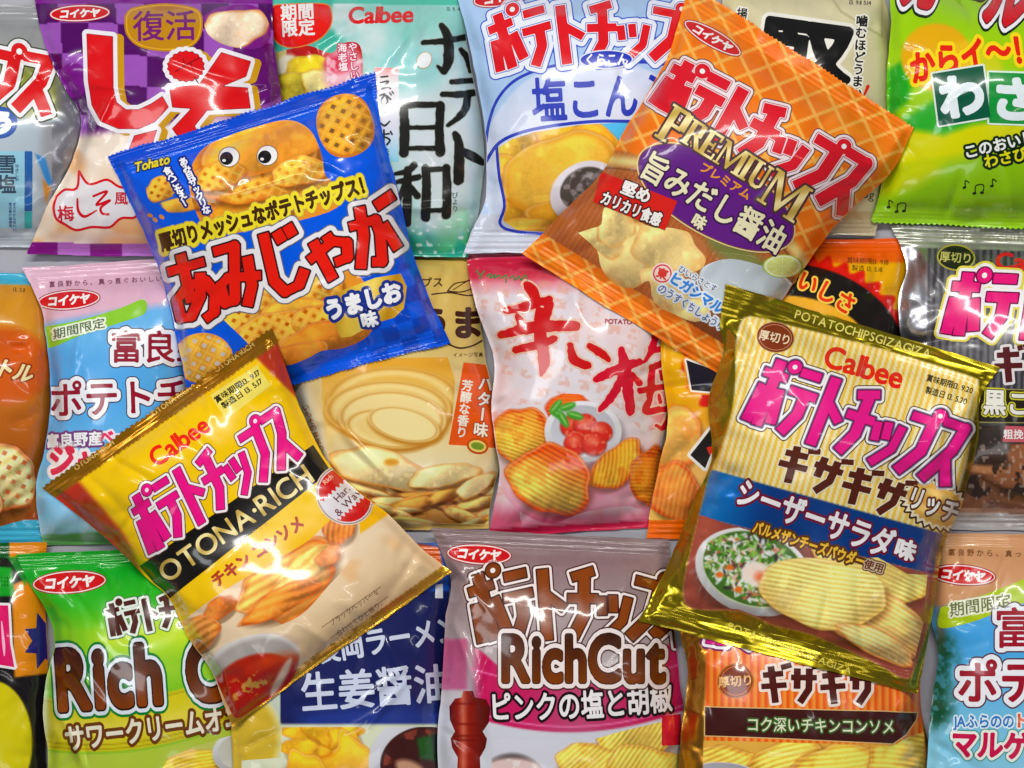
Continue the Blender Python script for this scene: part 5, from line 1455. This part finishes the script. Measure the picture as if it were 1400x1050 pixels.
def f(P):
    a, b = P.loc(471.5, 677, -42); P.fill((196, 30, 28)); 
    P.fill((222, 218, 222), ((b > -15 + 2 * np.sin(a * .9)) & (b < 19 + 2 * np.sin(a * .9))) * 1.0)
picture(B, 'round_badge_print', [(471.5 + (34 * math.cos(t) * math.cos(-.66) - 38 * math.sin(t) * math.sin(-.66)), 677 + (34 * math.cos(t) * math.sin(-.66) + 38 * math.sin(t) * math.cos(-.66))) for t in [k * math.pi / 20 for k in range(40)]], f, 5.5, .5)
text(B, 'badge_lettering', '', 472, 679, 15, -46, rows=['Har.', '& Wave'], bold=.01, lead=.95, layers=[(0, (110, 60, 70))], lev=7)
text(B, 'badge_lettering', 'Rich', 448, 655, 9, -42, bold=.03, layers=[(0, (240, 180, 160))], lev=7)
for k, s in enumerate(('ブラックペッパーを', '合わせてひと振り。', '香ばしい味わい')):
    text(B, 'small_print', s, 484 + 9 * k, 830 + 14 * k, 9, OR, bold=.0, layers=[(0, (120, 90, 60))], lev=2)
brush(B, 'small_print_rule', [([(440, 858), (520, 802)], .5), ([(452, 872), (530, 816)], .5)], [(0, (130, 100, 70))], 2, .5)

# -- orange premium packet
def p(P):
    a, b = P.loc(980, 270, 31.5)
    q = 2 * math.pi / 29
    P.mix((226, 110, 20), (238, 140, 36), noise(P.X, P.Y, 30, 4))
    l = np.maximum(ss(.85, .95, np.cos((a * .80 + b * .62) * q)), ss(.85, .95, np.cos((-a * .55 + b * .86) * q)))
    P.fill((250, 184, 96), l * .95)
    low = ss(-3, 3, b + 8 - .0016 * (a - 20) ** 2 + 22 * ss(-60, -150, a)) * (P.V < .905)
    st_ = stripes(P, (168, 92, 46), (180, 106, 58), 7, a)
    P.fill(st_, low); P.fill((120, 66, 34), low * ss(60, 150, b) * ss(0, 60, a) * .8)
    P.fill((110, 130, 70), low * P.aa(ell_sdf(P.X, P.Y, 1010, 350, 50, 16, 31), 6) * .8)
    edge = b + 8 - .0016 * (a - 20) ** 2
    P.fill((222, 206, 140), np.exp(-((edge + 6) / 9) ** 2) * ss(90, 120, np.abs(a - 5)) * .95)
    P.fill((90, 50, 20), np.exp(-((edge - 6) / 1.4) ** 2) * ss(90, 110, np.abs(a - 5)) * .8 * (P.V < .9))
B = make_bag('chip_bag', 'orange waffle patterned chip bag with a purple oval, on top at upper right', [(941, -26), (1250, 173), (1012, 530), (711, 347)],
             [(916, 70), (856, 176), (818, 240), (758, 302)], [(1216, 238), (1142, 307), (1100, 366), (1052, 440)], 0.044, p, .07, .075, k=.0015, lift=.016, sg=44, seed=83, mat=SATIN, wr=1.0, ztop=56)
PR = 31.5
koikeya(B, 974, 52, 86, 30, 22)
logo(B, 'title_lettering', 'ポテトチップス', 1042, 182, 302, 84, 29, [(7.4, (96, 66, 62)), (6, (236, 222, 226)), (2.6, (150, 40, 50)), (1.7, (236, 215, 220)), (.4, (204, 26, 44))], w=.41, gap=.10, taper=.10, arc=3, dots=WHITE)
SER = {'P': [(0, 0, .20, 1), (-.08, 0, .30, .06), (-.08, .94, .30, 1), (.2, 0, .5, .09), (.2, .46, .5, .55), (.42, .03, .62, .52)],
       'R': [(0, 0, .20, 1), (-.08, 0, .30, .06), (-.08, .94, .30, 1), (.2, 0, .5, .09), (.2, .46, .5, .55), (.42, .03, .62, .52), 'leg'],
       'E': [(0, 0, .20, 1), (-.08, 0, .62, .09), (-.08, .91, .66, 1), (.2, .45, .46, .54), (.54, 0, .62, .25), (.58, .74, .66, 1), (.40, .36, .46, .64)],
       'M': ['m'], 'I': [(0, 0, .20, 1), (-.1, 0, .30, .07), (-.1, .93, .30, 1)], 'U': [(0, 0, .18, .8), (-.08, 0, .28, .07), (.52, 0, .62, .8), (.44, 0, .70, .07), 'u']}
def serif(word, cx, cy, W, H, rot):
    adv = {'P': .70, 'R': .82, 'E': .80, 'M': 1.22, 'I': .42, 'U': .86}
    hs = [1.45 if k in (0, len(word) - 1) else 1.0 for k in range(len(word))]
    tot = sum(adv[c] * h for c, h in zip(word, hs)); u = W / tot
    x = -W / 2; out = []
    c, s = math.cos(math.radians(rot)), math.sin(math.radians(rot))
    for ch, h in zip(word, hs):
        for r in SER[ch]:
            if r == 'leg': qs = [[(.30, .52), (.50, .52), (.82, 1), (.60, 1)]]
            elif r == 'm': qs = [[(.02, 0), (.20, 0), (.58, .78), (.52, 1)], [(.90, 0), (.98, 0), (.56, 1), (.50, .84)], [(.04, 0), (.12, 0), (.10, 1), (.02, 1)], [(.90, 0), (1.10, 0), (1.12, 1), (.92, 1)], [(-.08, .94), (.22, .94), (.22, 1), (-.08, 1)], [(.82, .94), (1.2, .94), (1.2, 1), (.82, 1)], [(-.06, 0), (.2, 0), (.2, .06), (-.06, .06)], [(.9, 0), (1.18, 0), (1.18, .06), (.9, .06)]]
            elif r == 'u': qs = [[(0, .74), (.18, .74), (.24, .88), (.38, .92), (.52, .86), (.52, .74), (.62, .74), (.60, .9), (.44, 1.02), (.2, 1.02), (.04, .92)]]
            else: qs = [[(r[0], r[1]), (r[2], r[1]), (r[2], r[3]), (r[0], r[3])]]
            for q in qs:
                o = []
                for px_, py_ in q:
                    a, b = x + px_ * u * h, (py_ - .5) * H * h + (H * (h - 1) * (.3))
                    o.append((cx + a * c - b * s, cy + a * s + b * c))
                out.append(o)
        x += adv[ch] * u * h
    return out
oval(B, 'purple_oval', 979, 270, 118, 52, 29, [(2.6, (226, 206, 150)), (.8, (120, 70, 60)), (-.6, (92, 26, 122))], 10)
blocks(B, 'subtitle_lettering', serif('PREMIUM', 1008, 220, 222, 36, 32), [(3.2, (74, 50, 54)), (.2, goldgrad)], 14, .5)
text(B, 'subtitle_reading', 'プレミアム', 992, 247, 16, 32, bold=.03, layers=[(0, (226, 150, 40))], lev=18)
text(B, 'flavour_lettering', '旨みだし醤油', 976, 277, 43, 30, w=222, bold=.022, layers=[(2.4, (56, 20, 70)), (0, (232, 226, 190))], lev=14)
text(B, 'flavour_lettering', '味', 956, 303, 20, 30, bold=.045, layers=[(1.6, (56, 20, 70)), (0, (232, 226, 190))], lev=14)
def f(P):
    P.fill((180, 112, 66))
    for q, (x, y, rx, ry, ro) in enumerate([(852, 346, 60, 44, 24), (818, 324, 40, 20, 34), (840, 308, 26, 30, -10), (912, 340, 52, 36, 30), (915, 400, 46, 32, 30), (940, 424, 34, 22, 30)]):
        P.chip(x, y, rx, ry, ro, (234, 206, 140), (222, 170, 96), seed=q + 2, spots=.15, drop=.2 if q in (0, 4) else .05, wob=.09, curl=.25)
    P.fill((216, 150, 76), ss(.6, .75, fbm(P.X, P.Y, 30, 31)) * .35)
picture(B, 'chip_photo', [(790, 318), (808, 312), (822, 306), (826, 284), (846, 282), (870, 300), (890, 310), (920, 312), (952, 322), (966, 340), (962, 364), (946, 376), (956, 404), (972, 430), (950, 440), (918, 428), (894, 412), (888, 384), (866, 394), (840, 388), (822, 366), (816, 342)], f, 1, sm=3)
def f(P):
    P.fill((130, 90, 56)); P.bowl(1026, 398, 74, 42, (222, 228, 232), (206, 216, 222), .93, 0, rot=22, drop=.3)
picture(B, 'bowl_photo', [(952, 376), (966, 362), (1000, 354), (1050, 366), (1094, 384), (1080, 410), (1040, 440), (1000, 432), (966, 404)], f, 1, sm=4)
def f(P):
    P.fill((206, 214, 130)); q = np.hypot((P.X - 1070) / 28, (P.Y - 364) / 16); th = np.arctan2((P.Y - 364) / 16, (P.X - 1070) / 28)
    P.fill((226, 232, 196), ss(.76, .8, q) * (1 - ss(.88, .92, q))); P.fill((150, 180, 60), ss(.92, .95, q)); P.fill((232, 236, 200), ss(.9, 1, np.cos(th * 8)) * (q < .76) * .8)
picture(B, 'lime_slice_photo', [(1070 + 28 * math.cos(t * .3), 364 + 16 * math.sin(t * .3)) for t in range(21)], f, 3, .5)
B.sub = shape(B, 'red_label', [(822, 234), (926, 275), (909, 315), (811, 276)], [(0, (206, 34, 24))], 13.4)
text(B, 'label_lettering', '堅め', 870, 262, 21, 22, bold=.04, layers=[(1.8, (60, 20, 20)), (0, (244, 240, 236))], lev=15)
text(B, 'label_lettering', 'カリカリ食感', 863, 285, 20, 22, w=88, bold=.04, layers=[(1.8, (60, 20, 20)), (0, (244, 240, 236))], lev=15)
B.sub = None
B.sub = oval(B, 'round_crest', 906, 374, 12.5, 12.5, 0, [(2, (240, 220, 215)), (0, (206, 60, 60)), (-2, (240, 214, 206))], 4, .5)
text(B, 'crest_lettering', '東', 906, 374, 15, 20, bold=.04, layers=[(0, (206, 60, 50))], lev=8)
B.sub = None
text(B, 'soy_lettering', 'ヒガシマル', 952, 400, 18, 33, w=84, bold=.05, layers=[(2.6, (225, 232, 240)), (0, (50, 130, 206))], lev=8)
text(B, 'soy_lettering', 'ひいらさとす', 954, 381, 11, 30, w=60, bold=.01, layers=[(1.6, (226, 230, 236)), (0, (80, 90, 120))], lev=7)
text(B, 'soy_lettering', 'のうすくちしょうゆ', 946, 420, 14, 32, w=106, bold=.015, layers=[(2.4, (222, 230, 240)), (0, (70, 84, 130))], lev=6)

# -- olive gold ridged packet
def p(P):
    P.fill((172, 154, 40), None, .9)
    pan = [(1026, 432), (1180, 470), (1320, 512), (1338, 524), (1335, 548), (1326, 610), (1318, 650), (1302, 700), (1280, 760), (1270, 850), (1250, 914), (1236, 928), (1196, 906), (1110, 868), (1060, 856), (1010, 836), (946, 832), (934, 808), (942, 760), (956, 704), (970, 650), (990, 600), (1004, 540), (1006, 470), (1014, 438)]
    s = poly_sdf(smooth_pts(pan + [pan[0]], 3)[:-1], P.X, P.Y, 10); P.pan = s
    a, b = P.loc(1130, 670, 16.7)
    m = P.aa(s)
    P.fill(stripes(P, (246, 236, 190), (238, 196, 70), 8.7, a, .5), m, 0.0)
    band = m * ss(-1.2, 1.2, b - 15 + .02 * a) * (1 - ss(-1.2, 1.2, b - 77 + .05 * a))
    P.mix((0, 128, 206), (6, 66, 140), ss(-150, -60, a), band); P.met[:] = P.met * (1 - band) + .3 * band
    lowm = m * ss(-1.2, 1.2, b - 77 + .05 * a)
    P.mix((168, 84, 66), (146, 70, 56), noise(P.X, P.Y, 40, 3), lowm)
    P.met[:] = np.where(lowm > .5, 0, P.met)
B = make_bag('chip_bag', 'olive gold foil chip bag with yellow stripes, blue band and a salad bowl', [(992, 388), (1369, 502), (1254, 948), (872, 849)],
             [(984, 440), (989, 481), (968, 549), (972, 627), (940, 706), (908, 785)], [(1342, 543), (1337, 600), (1326, 650), (1310, 700), (1288, 752), (1278, 818), (1264, 900)], 0.046, p, .085, .075, k=.0015, lift=.016, sg=44, seed=89, mat=FOIL, wr=1.25, ztop=0, crimp=.00013, facet=.009)
B.mat = SATIN
CR = 16.7
text(B, 'seal_lettering', 'POTATOCHIPSGIZAGIZA', 1180, 456, 17, CR, w=194, bold=.01, gap=.04, layers=[(0, (232, 220, 120))], lev=6)
text(B, 'seal_lettering', 'POTATOCHIPSGIZAGIZA', 1080, 886, 13, CR + 4, w=180, bold=.01, gap=.04, layers=[(0, (214, 200, 90))], lev=6)
B.sub = oval(B, 'thick_cut_badge', 1060, 461, 25, 20, 10, [(1, (190, 150, 110)), (0, (120, 50, 24)), (-2.4, (206, 150, 110)), (-3.2, (124, 54, 26))], 1, .5)
text(B, 'thick_cut_lettering', '厚切り', 1060, 461, 15, 12, bold=.02, layers=[(0, (240, 220, 190))], lev=6)
B.sub = None
text(B, 'brand_lettering', 'Calbee', 1182, 500, 43, CR, w=112, bold=.025, layers=[(0, (222, 36, 24))])
text(B, 'date_stamp', '', 1296, 533, 11, CR, rows=['賞味期限13. 9.20', '製造日 13. 5.20'], w=66, lead=1.5, bold=.02, layers=[(0, (60, 56, 40))], lev=2)
logo(B, 'title_lettering', 'ポテトチップス', 1173, 578, 290, 97, CR + 1.5, [(7.4, (80, 60, 40)), (6, (246, 242, 240)), (3, (110, 110, 150)), (1.6, (110, 20, 70)), (0, (224, 30, 136))], w=.385, gap=.13, shear=.06, dots=(246, 240, 244))
logo(B, 'subtitle_lettering', 'ギザギザ', 1151, 657, 178, 54, CR + 2, [(1.6, (240, 230, 200)), (0, (84, 34, 20))], w=.27, gap=.14, shear=.1)
B.sub = shape(B, 'burst_badge', [(1280 + (51 if k % 2 else 43) * math.cos(k * math.pi / 28) * .98, 690 + (35 if k % 2 else 28.5) * math.sin(k * math.pi / 28) + .25 * 44 * math.cos(k * math.pi / 28)) for k in range(56)], [(2.4, (60, 34, 26)), (0, (246, 236, 206)), (-3, (226, 180, 90)), (-9, (236, 200, 120)), (-18, (228, 170, 90))], 2)
text(B, 'badge_lettering', 'リッチ', 1276, 690, 33, CR + 3, w=72, bold=.03, layers=[(2.4, (84, 40, 30)), (0, (246, 242, 236))], lev=7)
B.sub = None
text(B, 'flavour_lettering', 'シーザーサラダ', 1115, 708, 43, CR + 3, w=226, bold=.03, layers=[(3, (110, 20, 50)), (0, (246, 244, 246))], lev=3)
text(B, 'flavour_lettering', '味', 1238, 751, 29, CR, bold=.05, layers=[(2.6, (110, 20, 50)), (0, (246, 244, 246))], lev=3)
def f(P):
    P.mix((170, 86, 68), (146, 70, 56), noise(P.X, P.Y, 40, 3))
    P.bowl(1030, 782, 82, 58, (232, 232, 232), (196, 206, 170), .88, -.06, rot=18)
    import random as _r
    rg = _r.Random(5); m = P.aa(ell_sdf(P.X, P.Y, 1030, 778, 71, 49, 18))
    P.fill((70, 110, 40), m)
    cols = [(86, 150, 46), (140, 190, 80), (60, 110, 36), (226, 232, 226), (206, 216, 214), (232, 236, 230), (216, 222, 210), (176, 206, 120), (120, 60, 60), (200, 120, 80), (60, 44, 56), (236, 236, 226), (214, 180, 160)]
    for q in range(760):
        t, r = rg.uniform(0, 6.28), math.sqrt(rg.random())
        x, y = 1030 + 66 * r * math.cos(t), 778 + 44 * r * math.sin(t) + .3 * 60 * r * math.cos(t)
        P.ell(x, y, rg.uniform(1.4, 6.5), rg.uniform(.9, 2.6), rg.choice(cols), rg.uniform(0, 180), soft=.8)
    P.ell(1036, 786, 23, 17, (236, 226, 214), 12, soft=1.5); P.ell(1034, 783, 15, 10, (242, 220, 206), 12, soft=3); P.ell(1040, 789, 8, 7, (232, 120, 80), 0, soft=4)
    for x, y in ((998, 776), (984, 786), (1076, 776), (1010, 806)): P.ell(x, y, 5, 4, (222, 110, 40), soft=1)
    P.fill((110, 50, 34), P.aa(poly_sdf([(1104, 742), (1120, 750), (1122, 782), (1114, 776)], P.X, P.Y)))
    P.chip(1150, 762, 40, 22, 20, (240, 206, 120), (226, 170, 80), ridge=6.4, rr=100, seed=3, drop=.2); P.chip(1218, 772, 64, 52, 30, (242, 214, 130), (230, 180, 90), ridge=6.2, rr=108, seed=5, spots=.1, wob=.03)
    P.chip(1190, 848, 90, 40, 24, (240, 200, 126), (226, 150, 80), ridge=6, rr=116, seed=8, spots=.15, drop=.5)
    P.chip(1126, 810, 88, 48, 8, (242, 216, 136), (236, 196, 110), ridge=6.4, rr=96, seed=7, spots=.08, wob=.04, drop=.6, curl=.25)
    P.chip(1200, 880, 56, 18, 26, (242, 206, 140), (226, 140, 70), seed=9, drop=.3, ridge=6, rr=120)
picture(B, 'salad_and_chip_photo', [(957, 704), (1000, 718), (1100, 748), (1160, 764), (1200, 762), (1240, 784), (1268, 786), (1263, 848), (1248, 912), (1236, 924), (1196, 903), (1110, 866), (1060, 853), (1010, 833), (948, 829), (937, 808), (944, 760)], f, .8, 1)
text(B, 'flavour_lettering', 'パルメザンチーズパウダー', 1106, 744, 19, CR + 1, w=160, bold=.04, layers=[(2.8, (96, 56, 20)), (0, (244, 196, 70))], lev=3)
text(B, 'flavour_lettering', '使用', 1195, 774, 14, CR, bold=.03, layers=[(3, (110, 70, 50)), (1.4, (206, 190, 160)), (0, (110, 60, 40))], lev=3)
